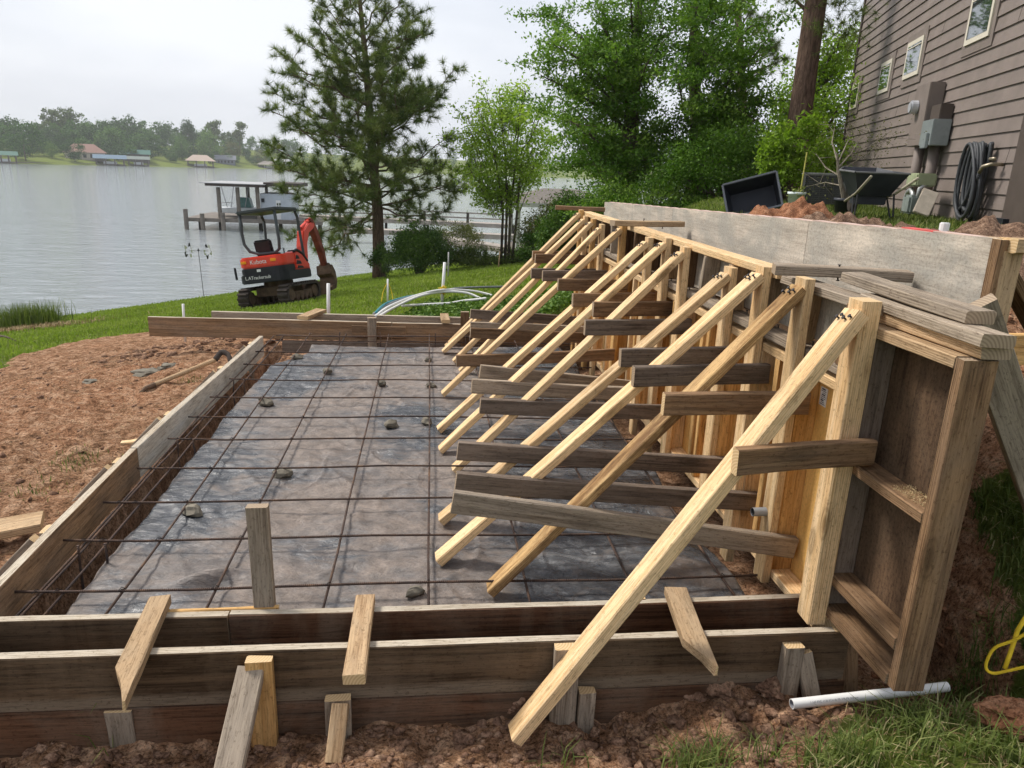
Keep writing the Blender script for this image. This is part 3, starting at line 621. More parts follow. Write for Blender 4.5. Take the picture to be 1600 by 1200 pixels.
# ------------------------------------------------------------------ retaining wall form: framed panels, strongbacks, braces and ties
WF = empty('wall_form', (1.5, 4.8, -.1), 'new pine wall form with studs and a row of sloping braces', 'wall form')
XS = 1.47                                    # front edge of the studs
Y0, Y1 = 2.32, 7.36
def ply(name, x, y0, y1, z0, z1, mt, parent, t=.018, jag=0):
    # plywood sheet in the plane x; local X runs up the sheet so that the face grain stands upright
    me = bpy.data.meshes.new(name); ny = 6; vs, fs = [], []
    for dx in (0, t):
        for i in range(ny+1):
            for zz in (z0, z1): vs.append((zz-z0, dx, (y0+(y1-y0)*i/ny)-y0))
    n = (ny+1)*2
    for i in range(ny): fs += [(i*2, i*2+1, i*2+3, i*2+2), (n+i*2, n+i*2+2, n+i*2+3, n+i*2+1), (i*2, i*2+2, n+i*2+2, n+i*2), (i*2+1, n+i*2+1, n+i*2+3, i*2+3)]
    fs += [(0, n, n+1, 1), (ny*2, ny*2+1, n+ny*2+1, n+ny*2)]
    me.from_pydata(vs, [], fs); me.materials.append(M[mt]); me.materials.append(M['endold'])
    o = bpy.data.objects.new(name, me); link(o, parent); lc = Vector((x, y0, z0))-wl(parent)
    o.matrix_local = Matrix(((0, 1, 0, lc.x), (0, 0, 1, lc.y), (1, 0, 0, lc.z), (0, 0, 0, 1)))
    bm = bmesh.new(); bm.from_mesh(me); bmesh.ops.recalc_face_normals(bm, faces=bm.faces); bm.to_mesh(me); bm.free()
    return o
for a_, b_ in ((Y0, 4.05), (4.054, 5.7), (5.704, Y1)): ply('plywood_panel', XS+.0905, a_, b_, .0, .962, 'ply', WF)
for a_, b_ in ((Y0+.04, 4.75), (4.754, Y1)): ply('plywood_panel', XS+.0905, a_, b_, 1.04, 1.246, 'plybrown' if a_ > 3 else 'plygrey', WF)
zc = lambda a_, b_: (a_+b_)/2
def plate(z, y0, y1, mt, x=XS+.0445, end='end'): return board('plate', (x, y0, z), (x, y1, z), .089, .038, mt, WF, (1, 0, 0), end=end)
plate(.02, Y0, 4.4, 'new'); plate(.02, 4.405, Y1, 'new')
plate(.943, Y0, 4.4, 'new'); plate(.943, 4.405, Y1, 'new')
pl = [plate(1.002, Y0+.03, 3.9, 'grey', end='endold'), plate(1.002, 3.905, 5.5, 'grey'), plate(1.002, 5.505, Y1, 'grey')]
for o in pl: nails(o, [(k*.17+.05, .02, random.choice((-.02, .015, .03)), (0, 1, 0)) for k in range(8)], .003, .014)
plate(1.266, 3.02, 7.45, 'new', XS+.05); plate(1.25, 2.3, 3.0, 'grey', XS+.06, 'endold')
y = Y0+.03
while y < Y1:
    m_ = random.choice(('new', 'new2', 'new2'))
    board('stud', (XS+.0445, y, .04), (XS+.0445, y, .923), .089, .038, m_, WF, up_x)
    board('stud', (XS+.0445, y+random.uniform(-.03, .03)+.08, 1.022), (XS+.0445, y+.08, 1.245), .089, .038, random.choice(('grey', 'brown', 'stake')), WF, up_x, end='endold')
    y += .36
for yy in (2.9, 3.7, 4.3, 5.1, 6.0, 6.6): board('stud', (XS+.0445, yy, .04), (XS+.0445, yy, .923), .089, .038, 'new2', WF, up_x)
TOPY = [7.17, 6.945, 6.589, 6.233, 5.528, 4.814, 4.433, 4.087, 3.409, 3.051, 2.68, 2.217]
TOPZ = [1.29, 1.245, 1.245, 1.222, 1.275, 1.243, 1.275, 1.257, 1.229, 1.28, 1.283, 1.275]
FOOT = [onz(694, 545, -.05), onz(689, 553, -.05), onz(706, 568, -.05), onz(716, 584, -.05), onz(688, 620, -.05), onz(681, 677, -.05), onz(683, 709, -.05), onz(704, 741, -.05), onz(683, 821, -.05), onz(678, 884, -.05), onz(759, 933, -.05), onz(792, 1160, -.2)]
TM = ['brown', 'brown', 'dark', 'dark', 'brown', 'brown', 'brown', 'dark', 'dark', 'dark', 'brown', 'brown']
TXL = [.975, .972, .89, .94, .956, .93, .985, .868, .908, .872, .904, .985]
TZ = [.865, .86, .77, .80, .832, .845, .855, .812, .808, .818, .80, .775]
for i in range(12):
    near = i == 11; wv2 = .089; yy = TOPY[i]+.045
    th = .07 if near else .038; xs_ = XS-th/2-.001
    zb = .075 if near else (-.13 if i % 3 != 1 else -.02)
    sb = board('strongback', (xs_, yy+(.02 if near else 0), zb), (xs_, yy+(.02 if near else 0), TOPZ[i]+.012), .089, th, 'new' if i % 2 else 'new2' if i < 6 else 'new', WF, (0, 1, 0), bow=.001)
    nails(sb, [(z_-zb, th/2*s_, yo, (0, s_, 0)) for z_ in (.25, .55, .93, 1.0) for yo in (-.02,) for s_ in (1,)], .0025, .006)
    f = FOOT[i]; bt = .046 if near else .038
    top_ = Vector((XS-th-.002, yy, TOPZ[i]-.03)); ft = Vector((f.x+.02, f.y+.035, f.z+.012))
    if near: ft = Vector((f.x+.03, f.y+.03, f.z-.0))
    br = board('brace', ft, top_, .089, bt, 'bark' if i == 10 else 'new', WF, (0, 1, 0), bow=.006)
    Lb = (top_-ft).length; sgn = 1 if (br.matrix_local.to_3x3() @ Vector((0, 1, 0))).z > 0 else -1
    nails(br, [(Lb-.03-.012*(k % 2), sgn*bt/2, -.03+.02*k, (0, sgn, 0)) for k in range(4)], .0035, .009)
    # upper tie on the near side of the brace
    u = (TZ[i]-ft.z)/(top_.z-ft.z); yb = ft.y+(top_.y-ft.y)*u
    ty_ = min(yb, yy)-.0445-.021
    wt = .089
    xr = 1.50 if not near else 1.497
    board('tie', (TXL[i], ty_, TZ[i]), (xr, yy-.066, TZ[i]+random.uniform(-.01, .01)), wt, .037, TM[i], WF, end='end' if near or i == 10 else 'endold')
LOW = [(1, (735, 483), (905, 495), 'dark'), (2, (735, 503), (917, 510), 'grey'), (3, (735, 512), (915, 520), 'brown'), (4, (713, 555), (960, 545), 'brown'), (5, (750, 570), (985, 595), 'grey'), (6, (737, 592), (985, 605), 'grey'), (7, (750, 622), (1037, 633), 'dark'),
       (8, (715, 690), (1155, 715), 'dark'), (9, (712, 738), (1190, 770), 'dark'), (10, (707, 767), (1248, 840), 'grey')]
for i, l, r, mt in LOW:
    f = FOOT[i]; yt = TOPY[i]+.045
    # y just in front of the brace where the tie crosses it, and in front of the strongback at its other end
    pl_ = ony(*l, f.y); u = max(0, min(.5, (pl_.z-f.z)/(TOPZ[i]-f.z))); yl = f.y+.035+(yt-f.y-.035)*u-.0445-.022
    a_ = ony(*l, yl); b_ = ony(*r, yt-.068)
    hh = .089
    board('tie', (a_.x, yl, a_.z-hh/2), (min(b_.x, 1.54), yt-.068, b_.z-hh/2), hh, .037, mt, WF, end='endold')
mb = MB(); c_ = onx(1172, 800, 1.36)
mb.tube([(1.37, c_.y, c_.z), (1.60, c_.y+.01, c_.z)], .019, 14, cap=False); mb.tube([(1.372, c_.y, c_.z), (1.60, c_.y+.01, c_.z)], .016, 14, 1, cap=False)
tag(mb.build('pipe_stub', [plain('grey_pvc', (.30, .31, .32), .45), plain('dark_pipe_bore', (.05, .05, .05), .8)], None, (1.37, c_.y, c_.z), True), 'grey plastic pipe stub poking out through the plywood between studs', 'pipe')
# price sticker on the plywood
stk = empty('sticker', (XS+.088, onx(1287, 620, XS+.09).y, .83), 'small white printed sticker stapled to the orange plywood', 'sticker')
q = onx(1287, 620, XS+.089)
MB().box((XS+.0885, q.y, q.z), (.002, .05, .075)).build('paper', plain('white_paper', (.75, .74, .72), .8), stk)
mb = MB()
for k in range(9): mb.box((XS+.0872, q.y+random.uniform(-.004, .004), q.z+.03-.0075*k), (.001, random.uniform(.02, .042), .0022 if k % 3 else .005))
mb.build('print', plain('black_ink', (.06, .06, .07), .8), stk)

# old brown form panel that continues the wall towards the camera
PF = empty('form_panel', (1.5, 2.05, .1), 'old brown framed plywood form panel at the near end of the wall', 'form panel')
ya, yb_ = 1.842, 2.275; xp = 1.466
ply('plywood_panel', xp+.0905, ya, yb_, .13, 1.165, 'plybrown', PF)
board('stile', (xp+.052, ya-.002, .115), (xp+.052, ya-.002, 1.198), .104, .04, 'brown', PF, up_x, end='endold')
board('stile', (xp+.0445, yb_, .15), (xp+.0445, yb_, 1.16), .089, .038, 'dark', PF, up_x, end='endold')
board('rail', (xp+.045, ya+.02, 1.181), (xp+.045, yb_+.08, 1.181), .09, .037, 'stake', PF, up_x, end='endold')
board('rail', (xp+.045, ya+.021, .70), (xp+.045, yb_-.02, .70), .089, .038, 'brown', PF, up_x, end='endold', top=None)
board('rail', (xp+.045, ya+.021, .26), (xp+.045, yb_+.03, .26), .089, .04, 'brown', PF, up_x, end='endold')
board('rail', (xp+.047, ya+.021, .132), (xp+.047, yb_+.05, .132), .10, .04, 'brown', PF, up_x, end='endold')
c = rng.uniform([xp+.01, ya+.03, .722], [xp+.085, ya+.2, .728], (500, 3)); c[:, 2] += .006*np.exp(-((c[:, 1]-ya-.08)/.05)**2)*rng.uniform(0, 1, 500)
v_, f_ = leaves_np(c, .006, .5); o = npmesh('sawdust', v_, f_, M['straw'], rng.uniform(.6, 1, len(f_)), None, (xp+.045, ya+.1, .722)); tag(o, 'yellow sawdust spilt on the middle rail of the brown panel', 'sawdust', kind='stuff')
# boards lying on top of the wall
def loose(p, q, w, t, mt, lab, up, cat='board', end='endold', nl=()):
    o = board('loose_board', p, q, w, t, mt, None, up, end=end, bow=.004); tag(o, lab, cat, 'loose boards lying on the wall form')
    if nl: nails(o, nl)
loose((1.545, 1.81, 1.222), (1.565, 2.42, 1.222), .089, .038, 'stake', 'tan board lying lowest in the stack on the brown panel', up_x)
loose((1.525, 1.79, 1.2605), (1.57, 2.46, 1.2615), .095, .036, 'grey', 'grey rounded board in the middle of the stack on the brown panel', up_x)
loose((1.572, 1.93, 1.299), (1.60, 2.66, 1.312), .089, .038, 'grey', 'grey split board lying topmost on the near end of the wall', up_x)
def crosstie(pl, pr, zt, mt, lab, w=.089):
    a_ = onz(*pl, zt); b_ = onz(*pr, zt); a_.z = b_.z = zt-.02
    o = board('loose_board', a_, b_, w, .04, mt, None, (0, 1, 0), end='endold'); tag(o, lab, 'board', 'cross ties over the wall'); 
    nails(o, [(.25, .02, .0, (0, 1, 0)), (.42, .02, .02, (0, 1, 0)), (.25, -.02, .0, (0, -1, 0))])
crosstie((1210, 412), (1423, 424), 1.327, 'grey', 'weathered cross tie lying over the wall nearest the brown panel')
crosstie((957, 344), (1066, 346), 1.326, 'stake', 'tan cross tie bridging the wall forms halfway along')
crosstie((868, 321), (945, 324), 1.326, 'brown', 'reddish-ended cross tie at the far end of the wall')
# diagonal prop from the panel to the bank
o = board('prop', onr(1522, 478, 2.70), onr(1632, 800, 3.25), .125, .04, 'grey', None, tuple(rgt), end='endold'); tag(o, 'grey wooden prop slanting from the panel top down to the bank', 'prop')

# back form of the wall
BF = empty('wall_form', (1.95, 5, -.1), 'grey concrete-stained plywood back form standing taller behind the wall', 'wall form')
XB = 1.932; yn, yf_ = 2.375, 8.32
def bply(y0, y1, mt, z0f, z1f):
    n = 5; vs, fs = [], []
    for dx in (0, .018):
        for i in range(n+1):
            yy = y0+(y1-y0)*i/n
            for fz in (z0f, z1f): vs.append((yy-y0, dx, fz(yy)-z0f(y0)))
    m_ = (n+1)*2
    for i in range(n): fs += [(i*2, i*2+1, i*2+3, i*2+2), (m_+i*2, m_+i*2+2, m_+i*2+3, m_+i*2+1), (i*2, i*2+2, m_+i*2+2, m_+i*2), (i*2+1, m_+i*2+1, m_+i*2+3, i*2+3)]
    fs += [(0, m_, m_+1, 1), (n*2, n*2+1, m_+n*2+1, m_+n*2)]
    me = bpy.data.meshes.new('plywood_panel'); me.from_pydata(vs, [], fs); me.materials.append(M[mt])
    bm = bmesh.new(); bm.from_mesh(me); bmesh.ops.recalc_face_normals(bm, faces=bm.faces); bm.to_mesh(me); bm.free()
    o = bpy.data.objects.new('plywood_panel', me); link(o, BF); o.location = Vector((XB, y0, z0f(y0)))-wl(BF)
    o.matrix_local = Matrix(((0, 1, 0, o.location.x), (1, 0, 0, o.location.y), (0, 0, 1, o.location.z), (0, 0, 0, 1)))
ztop = lambda yy: 1.492-(yy-yn)*.0255
for a_, b_ in ((yn, 3.68), (3.684, 5.9), (5.904, yf_)): bply(a_, b_, 'plygrey', lambda yy: ztop(yy)-.245-.3*(yy > 2.7), ztop)
ply('plywood_panel', XB+.012, yn+.01, yf_, -.25, 1.2, 'plybrown', BF)
board('plate', (XB+.065, yn+.02, ztop(yn)-.02), (XB+.065, yf_, ztop(yf_)-.02), .089, .037, 'stake', BF, up_x)
mb = MB()
for k in range(24):
    y0_ = 2.6+k*.235; mb.box((XB+.03, y0_, ztop(y0_)+.001), (.055, .23, .004))
mb.build('painted_edge', plain('faded_pink_paint', (.52, .38, .32), .85, 0, .25, 14), BF)
mb = MB(); mb.box((XB+.03, 2.82, ztop(2.82)+.0045), (.05, .2, .006)); mb.build('red_mark', plain('red_marking_paint', (.55, .10, .09), .8), BF)
board('post', (XB+.043, yn-.02, -.3), (XB+.043, yn-.02, ztop(yn)-.04), .075, .038, 'stake', BF, up_x)
board('post', (XB+.006, yn-.01, -.3), (XB+.006, yn-.01, ztop(yn)-.002), .03, .05, 'brown', BF, up_x)
board('plate', (XB+.02, yn-.025, ztop(yn)-.02), (2.55, yn-.02, ztop(yn)-.03), .05, .089, 'stake', BF, (0, 0, 1))
y = yn+.4
while y < yf_: board('stud', (XB+.065, y, -.2), (XB+.065, y, ztop(y)-.04), .089, .038, 'stake', BF, up_x); y += .405
board('brace', (2.9, 2.75, .62), (2.05, 2.46, 1.38), .089, .038, 'brown', BF, (0, 1, 0)); board('rail', (2.05, 2.9, .97), (3.1, 2.95, .98), .14, .038, 'new2', BF)
S.cycles.use_denoising = True; S.cycles.use_adaptive_sampling = True; S.cycles.adaptive_threshold = .014; S.cycles.adaptive_min_samples = 16; S.cycles.max_bounces = 6; S.cycles.diffuse_bounces = 4; S.cycles.glossy_bounces = 2; S.cycles.transmission_bounces = 3; S.cycles.volume_bounces = 1
S.cycles.transparent_max_bounces = 4; S.cycles.caustics_reflective = False; S.cycles.caustics_refractive = False

# ------------------------------------------------------------------ mini excavator
red_p = plain('excavator_red_paint', (.72, .055, .025), .42, 0, .12, 3, .05, .5); blk = plain('excavator_black_panel', (.022, .024, .03), .5, 0, .3, 4, .1)
rub = plain('muddy_track_rubber', (.060, .048, .040), .9, 0, .5, 8, .5); mud = plain('muddy_steel', (.13, .085, .055), .85, .1, .5, 7, .5)
gry = plain('canopy_dark_grey', (.065, .075, .078), .5, 0, .2, 4, .1); rust = plain('worn_red_brown_steel', (.21, .055, .032), .65, .1, .55, 6, .3)
ora = plain('amber_lens', (.85, .33, .02), .35, 0, .1); wht = plain('white_marking', (.75, .75, .73), .7, 0, .1)
e0 = G(441, 474, 12); nrm = Vector((-.18*.787, .18*.618, 1)).normalized(); az_ = R_(17)
fx = Vector((math.sin(az_), math.cos(az_), 0)); fx = (fx-nrm*fx.dot(nrm)).normalized(); fy = nrm.cross(fx)
dist = math.hypot(e0.x, e0.y); ES = dist/17.5
EX = empty('mini_excavator', e0, 'red and black mini excavator with canopy parked on the sloping lawn', 'excavator')
EM = Matrix(((fx.x, fy.x, nrm.x, e0.x), (fx.y, fy.y, nrm.y, e0.y), (fx.z, fy.z, nrm.z, e0.z), (0, 0, 0, 1))) @ Matrix.Scale(ES*.90, 4)
def epart(mb, name, m, parent=None, bevel=.012, smooth=False):
    return mb.xf(EM).build(name, m, parent or EX, bevel=bevel, smooth=smooth)
def stadium(L_, h, n=8):
    r = h/2; return [(L_/2-r+r*math.sin(a), r-r*math.cos(a)) for a in np.linspace(0, PI, n)]+[(-L_/2+r-r*math.sin(a), r+r*math.cos(a)) for a in np.linspace(0, PI, n)]
for s in (-1, 1):
    yc = s*.54; fr = ((0, yc, 0), (1, 0, 0), (0, 0, 1), (0, 1, 0)); mb = MB(); po = stadium(1.75, .45); pi = stadium(1.63, .37); pi = [(a, b+.04) for a, b in pi]; n = len(po)
    vs = [(a, yc+d, b) for d in (-.14, .14) for a, b in po]+[(a, yc+d, b) for d in (-.14, .14) for a, b in pi]
    fs = []
    for k in range(n):
        k2 = (k+1) % n; fs += [(k, k2, n+k2, n+k), (2*n+k, 3*n+k, 3*n+k2, 2*n+k2), (k, 2*n+k, 2*n+k2, k2), (n+k, n+k2, 3*n+k2, 3*n+k)]
    mb.add(vs, fs); tr = epart(mb, 'track', rub, bevel=0); mb = MB()
    per = []; N = 34
    pts = [Vector((a, 0, b)) for a, b in stadium(1.79, .49, 14)]; pts = [p-Vector((0, 0, .02)) for p in pts]
    seg = [(pts[(i+1) % len(pts)]-p).length for i, p in enumerate(pts)]; tot = sum(seg)
    for k in range(N):
        t = tot*k/N; i = 0
        while t > seg[i]: t -= seg[i]; i += 1
        a, b = pts[i], pts[(i+1) % len(pts)]; p = a+(b-a)*(t/seg[i]); d = (b-a).normalized(); ysh = .06*(1 if k % 2 else -1)
        mb.bar(p+Vector((0, yc-.13, 0))+d*.02*(k % 2), p+Vector((0, yc+.13, 0)), .05, .055, 0, d)
    epart(mb, 'track_lugs', rub, tr, 0)
    mb = MB(); mb.box((0, yc, .2), (1.25, .18, .16)); epart(mb, 'track_frame', mud)
    for k, (xx, zz, r) in enumerate([(-.62, .23, .16), (.62, .23, .16), (-.33, .13, .085), (-.1, .13, .085), (.12, .13, .085), (.35, .13, .085)]):
        mb = MB(); mb.tube([(xx, yc-.11, zz), (xx, yc+.11, zz)], r, 14); epart(mb, 'roller', mud, bevel=.008)
mb = MB(); mb.box((0, 0, .34), (.9, .8, .22)); mb.lathe([(0, .44), (.36, .44), (.36, .58), (0, .58)], (0, 0, 0), 18); epart(mb, 'undercarriage', mud)
mb = MB(); mb.prism([(-.02, .06), (.16, .06), (.10, .42), (.02, .42)], -.7, .7, ((1.18, 0, 0), (1, 0, 0), (0, 0, 1), (0, 1, 0))); mb.box((.95, .3, .22), (.5, .08, .1)); mb.box((.95, -.3, .22), (.5, .08, .1)); epart(mb, 'blade', mud)
def plan(x0, x1, w_, rr, n=6):
    o = [(x1, -w_), (x1, w_)]; o += [(x0+rr-rr*math.sin(a), w_-rr+rr*math.cos(a)) for a in np.linspace(0, PI/2, n)]
    o += [(x0+rr-rr*math.cos(a), -w_+rr-rr*math.sin(a)) for a in np.linspace(0, PI/2, n)]; return o
up3 = ((0, 0, 0), (1, 0, 0), (0, 1, 0), (0, 0, 1))
mb = MB(); mb.prism(plan(-.84, .62, .63, .30), .58, .80, up3); cw = epart(mb, 'counterweight', blk, bevel=.02)
mb = MB(); mb.prism(plan(-.80, -.12, .60, .28), .80, .95, up3); epart(mb, 'rear_grille', blk, bevel=.015)
mb = MB(); mb.prism(plan(-.79, -.05, .60, .28), .95, 1.22, up3); hood = epart(mb, 'engine_hood', red_p, bevel=.03)
# right-hand (camera side) red cowl that slopes down to the front, with dark vents and a black edge
mb = MB(); mb.prism([(-.14, .80), (.60, .80), (.52, .98), (.30, 1.18), (.05, 1.27), (-.12, 1.22)], -.62, -.30, ((0, 0, 0), (1, 0, 0), (0, 0, 1), (0, 1, 0))); side = epart(mb, 'side_cowl', red_p, bevel=.03)
mb = MB(); mb.tube([(-.1, -.60, 1.25), (.06, -.60, 1.29), (.31, -.60, 1.20), (.54, -.60, .99)], .035, 8); epart(mb, 'cowl_trim', blk, bevel=0)
for (a, b, c_, d) in ((-.10, .06, 1.06, 1.16), (-.10, .14, .93, 1.03), (-.08, .22, .83, .90)):
    mb = MB(); mb.prism([(a, c_), (b+.05, c_), (b, d-.02), (a+.06, d)], -.632, -.60, ((0, 0, 0), (1, 0, 0), (0, 0, 1), (0, 1, 0))); epart(mb, 'vent', blk, bevel=.006)
mb = MB(); mb.box((.25, .25, .84), (.75, .7, .08)); epart(mb, 'floor', blk)
for s in (-1, 1):
    mb = MB(); mb.box((-.795, s*.40, 1.10), (.03, .15, .07)); epart(mb, 'tail_light', ora, bevel=.008)
mb = MB(); mb.box((-.845, .62, .86), (.05, .05, .3)); epart(mb, 'mirror_bracket', blk)
mb = MB(); mb.box((.02, .12, 1.22), (.45, .46, .12)); mb.box((-.2, .12, 1.42), (.12, .46, .4), rot=Matrix.Rotation(-.2, 3, 'Y')); epart(mb, 'seat', plain('black_vinyl_seat', (.018, .018, .02), .55), bevel=.03)
# canopy: rear hoop, front legs, roof
mb = MB(); hoop = [(-.28, .58, 2.28), (-.30, .60, 1.9), (-.30, .58, 1.55), (-.28, .47, 1.36), (-.25, .25, 1.28), (-.24, .0, 1.27), (-.24, -.2, 1.28), (-.26, -.32, 1.35), (-.28, -.36, 1.55), (-.28, -.37, 2.28)]
mb.tube(hoop, .038, 8); epart(mb, 'rear_hoop', gry, bevel=0, smooth=True)
for yy in (.55, -.40):
    mb = MB(); mb.tube([(.70, yy, 2.26), (.78, yy, 2.12), (.80 if yy < 0 else .62, yy, .9)], .036, 8); epart(mb, 'canopy_leg', gry, bevel=0)
mb = MB(); mb.prism([(-.36, -.46), (.78, -.46), (.80, .60), (-.36, .66)], 2.27, 2.36, up3); epart(mb, 'canopy_roof', gry, bevel=.03)
mb = MB(); mb.tube([(.35, .3, .88), (.35, .3, 1.4)], .02, 6); mb.tube([(.35, -.1, .88), (.36, -.1, 1.38)], .02, 6); mb.box((.3, -.35, 1.2), (.3, .1, .2)); epart(mb, 'control_levers', blk)
# boom, arm, bucket (in the plane y = -.22)
yb = -.30; bf = ((0, yb, 0), (1, 0, 0), (0, 0, 1), (0, 1, 0))
mb = MB(); mb.box((.78, yb, .78), (.35, .3, .35)); epart(mb, 'swing_post', red_p, bevel=.02)
mb = MB(); mb.prism([(.72, .75), (.95, .75), (1.12, 1.55), (1.32, 1.90), (1.60, 2.02), (1.72, 2.12), (1.68, 2.24), (1.35, 2.20), (1.02, 1.98), (.84, 1.5)], -.10, .10, bf); mb.v = [(v[0], v[1], .75+(v[2]-.75)*.84 if v[2] > .75 else v[2]) for v in mb.v]; epart(mb, 'boom', red_p, bevel=.02)
mb = MB(); mb.tube([(.98, yb+.0, .95), (1.42, yb, 2.28)], .045, 8); mb.tube([(1.05, yb, 2.06), (1.66, yb, 2.34)], .05, 8); mb.v = [(v[0], v[1], .75+(v[2]-.75)*.84 if v[2] > .75 else v[2]) for v in mb.v]; epart(mb, 'boom_cylinder', red_p, bevel=0)
mb = MB(); mb.prism([(1.52, 2.36), (1.70, 2.36), (1.92, 1.95), (2.12, 1.30), (2.16, .82), (2.04, .80), (1.92, 1.3), (1.70, 1.85)], -.08, .08, bf); mb.v = [(v[0], v[1], .75+(v[2]-.75)*.84 if v[2] > .75 else v[2]) for v in mb.v]; epart(mb, 'arm', rust, bevel=.015)
mb = MB(); mb.prism([(2.04, .84), (2.16, .84), (2.30, .62), (2.32, .34), (2.20, .16), (1.92, .12), (1.88, .22), (2.1, .28), (2.14, .48), (2.0, .58)], -.22, .22, bf); mb.tube([(2.12, yb-.14, .84), (2.12, yb+.14, .84)], .07, 10); mb.v = [(v[0], v[1], .75+(v[2]-.75)*.84 if v[2] > .75 else v[2]) for v in mb.v]; epart(mb, 'bucket', mud, bevel=.01)
back = Matrix(((0, 0, -1, -.800), (-1, 0, 0, 0), (0, 1, 0, 1.085), (0, 0, 0, 1)))
textmesh('Kubota', .15, wht, 'lettering', EX, EM @ back)
lo = back.copy(); lo.translation = Vector((-.8425, .05, .715)); textmesh('L.ATrackersub', .115, wht, 'lettering', EX, EM @ lo)
mb = MB(); mb.box((-.803, .02, .88), (.008, .10, .06)); epart(mb, 'plate', wht, bevel=0)

# ------------------------------------------------------------------ the brown house on the right
AZN = R_(108.5); DH = 3.7; hn = Vector((-math.sin(AZN), -math.cos(AZN), 0)); hd = Vector((math.sin(AZN-PI/2), math.cos(AZN-PI/2), 0))
hd = Vector((math.sin(R_(18.5)), math.cos(R_(18.5)), 0)); HP = -hn*DH
def onH(px, py, off=0):
    d = ray(px, py); t = (-(DH-off))/(hn.dot(d)); p = CAM+d*t; return (p-HP).dot(hd), p.z
def hw(s, z, off=0): p = HP+hd*s+hn*off; return Vector((p.x, p.y, z))
sfar = onH(1314, 245)[0]; snear = 8.3; zb_, zt_ = 1.18, 6.6
HS = empty('house', hw((sfar+snear)/2, 1.15), 'brown lap-sided house with small cream windows on the right', 'house')
sid = plain('brown_painted_siding', (.205, .168, .148), .62, 0, .16, 2.5, .12); trim = plain('dark_brown_trim', (.085, .066, .056), .6, 0, .12); cream = plain('cream_window_frame', (.62, .57, .47), .5, 0, .06)
m_, nt_, b_ = newmat('window_glass'); b_.inputs['Base Color'].default_value = (.02, .03, .03, 1); b_.inputs['Roughness'].default_value = .04; b_.inputs['Specular IOR Level'].default_value = 1.0; b_.inputs['Metallic'].default_value = .0; b_.inputs['Coat Weight'].default_value = .8; b_.inputs['Coat IOR'].default_value = 1.9; M['glass'] = m_
fr_h = lambda s, z, off=0: (hw(s, z, off), hd, Vector((0, 0, 1)), hn)
mb = MB(); mb.prism([(snear, zb_-.6), (sfar, zb_-.6), (sfar, zt_), (snear, zt_)], -4.5, -.03, fr_h(0, 0)); mb.build('wall', sid, HS)
rev = .178; z = 3.01-rev*10-.004; first = None
while z < zt_:
    if first is None:
        mb = MB(); n_ = hn
        a, b = snear, sfar
        vs = []
        for s_ in (a, b): vs += [hw(s_, z, -.028), hw(s_, z, .004), hw(s_, z+rev+.012, -.018), hw(s_, z+rev+.012, -.028)]
        mb.add(vs, [(0, 1, 5, 4), (1, 2, 6, 5), (2, 3, 7, 6), (3, 0, 4, 7), (3, 2, 1, 0), (4, 5, 6, 7)]); first = mb.build('siding_board', sid, HS, loc=hw((a+b)/2, z)); fz0 = z
    else:
        o = first.copy(); COL.objects.link(o); o.parent = HS; o.location = first.location+Vector((0, 0, z-fz0))
    z += rev
jr = np.random.default_rng(3)
for k in range(24):
    zj = fz0+rev*int(jr.integers(0, 26)); sj = jr.uniform(9.8, sfar-1.5); mb = MB()
    mb.add([hw(sj-.004, zj+.002, -.02), hw(sj+.004, zj+.002, -.02), hw(sj+.004, zj+.002, .006), hw(sj-.004, zj+.002, .006), hw(sj-.004, zj+rev, -.028), hw(sj+.004, zj+rev, -.028), hw(sj+.004, zj+rev, -.014), hw(sj-.004, zj+rev, -.014)], [(0, 1, 2, 3), (7, 6, 5, 4), (3, 2, 6, 7), (0, 4, 5, 1), (1, 5, 6, 2), (0, 3, 7, 4)])
    mb.build('butt_joint', trim, HS)
def hbox(s0, s1, z0, z1, o0, o1, mt, name, parent=HS, bevel=0):
    mb = MB(); mb.prism([(s0, z0), (s1, z0), (s1, z1), (s0, z1)], o0, o1, fr_h(0, 0)); return mb.build(name, mt, parent, bevel=bevel)
hbox(sfar-.11, sfar+.012, zb_-.3, zt_, -.03, .026, trim, 'corner_board')
hbox(snear, 9.42, zb_-.25, zt_, -.02, .16, trim, 'corner_board'); hbox(9.2, 9.52, zb_-.25, 1.33, -.02, .22, blk, 'downspout_shoe')
for (bl, tr_) in (((1505.6, 73), (1562, -34)), ((1409.5, 125.6), (1444.7, 54)), ((1370, 148.5), (1395, 90.7)), ((1326.5, 172), (1343.5, 127))):
    s0, z0 = onH(*bl, .03); s1, z1 = onH(*tr_, .03); s0, s1 = min(s0, s1), max(s0, s1)
    hbox(s0-.11, s1+.11, z0-.13, z1+.12, -.02, .014, sid, 'window_casing')
    W_ = hbox(s0, s1, z0, z1, -.02, .036, cream, 'window'); e = .07
    o = hbox(s0+e, s1-e, z0+e, z1-e, .0, .039, M['glass'], 'pane', W_)
    mb = MB()
    for k in range(1): mb.prism([(s0+e-.012, z1-e-.05), (s1-e+.012, z1-e-.05), (s1-e+.012, z1-e-.035), (s0+e-.012, z1-e-.035)], .0, .05, fr_h(0, 0))
    mb.build('sash', cream, W_)
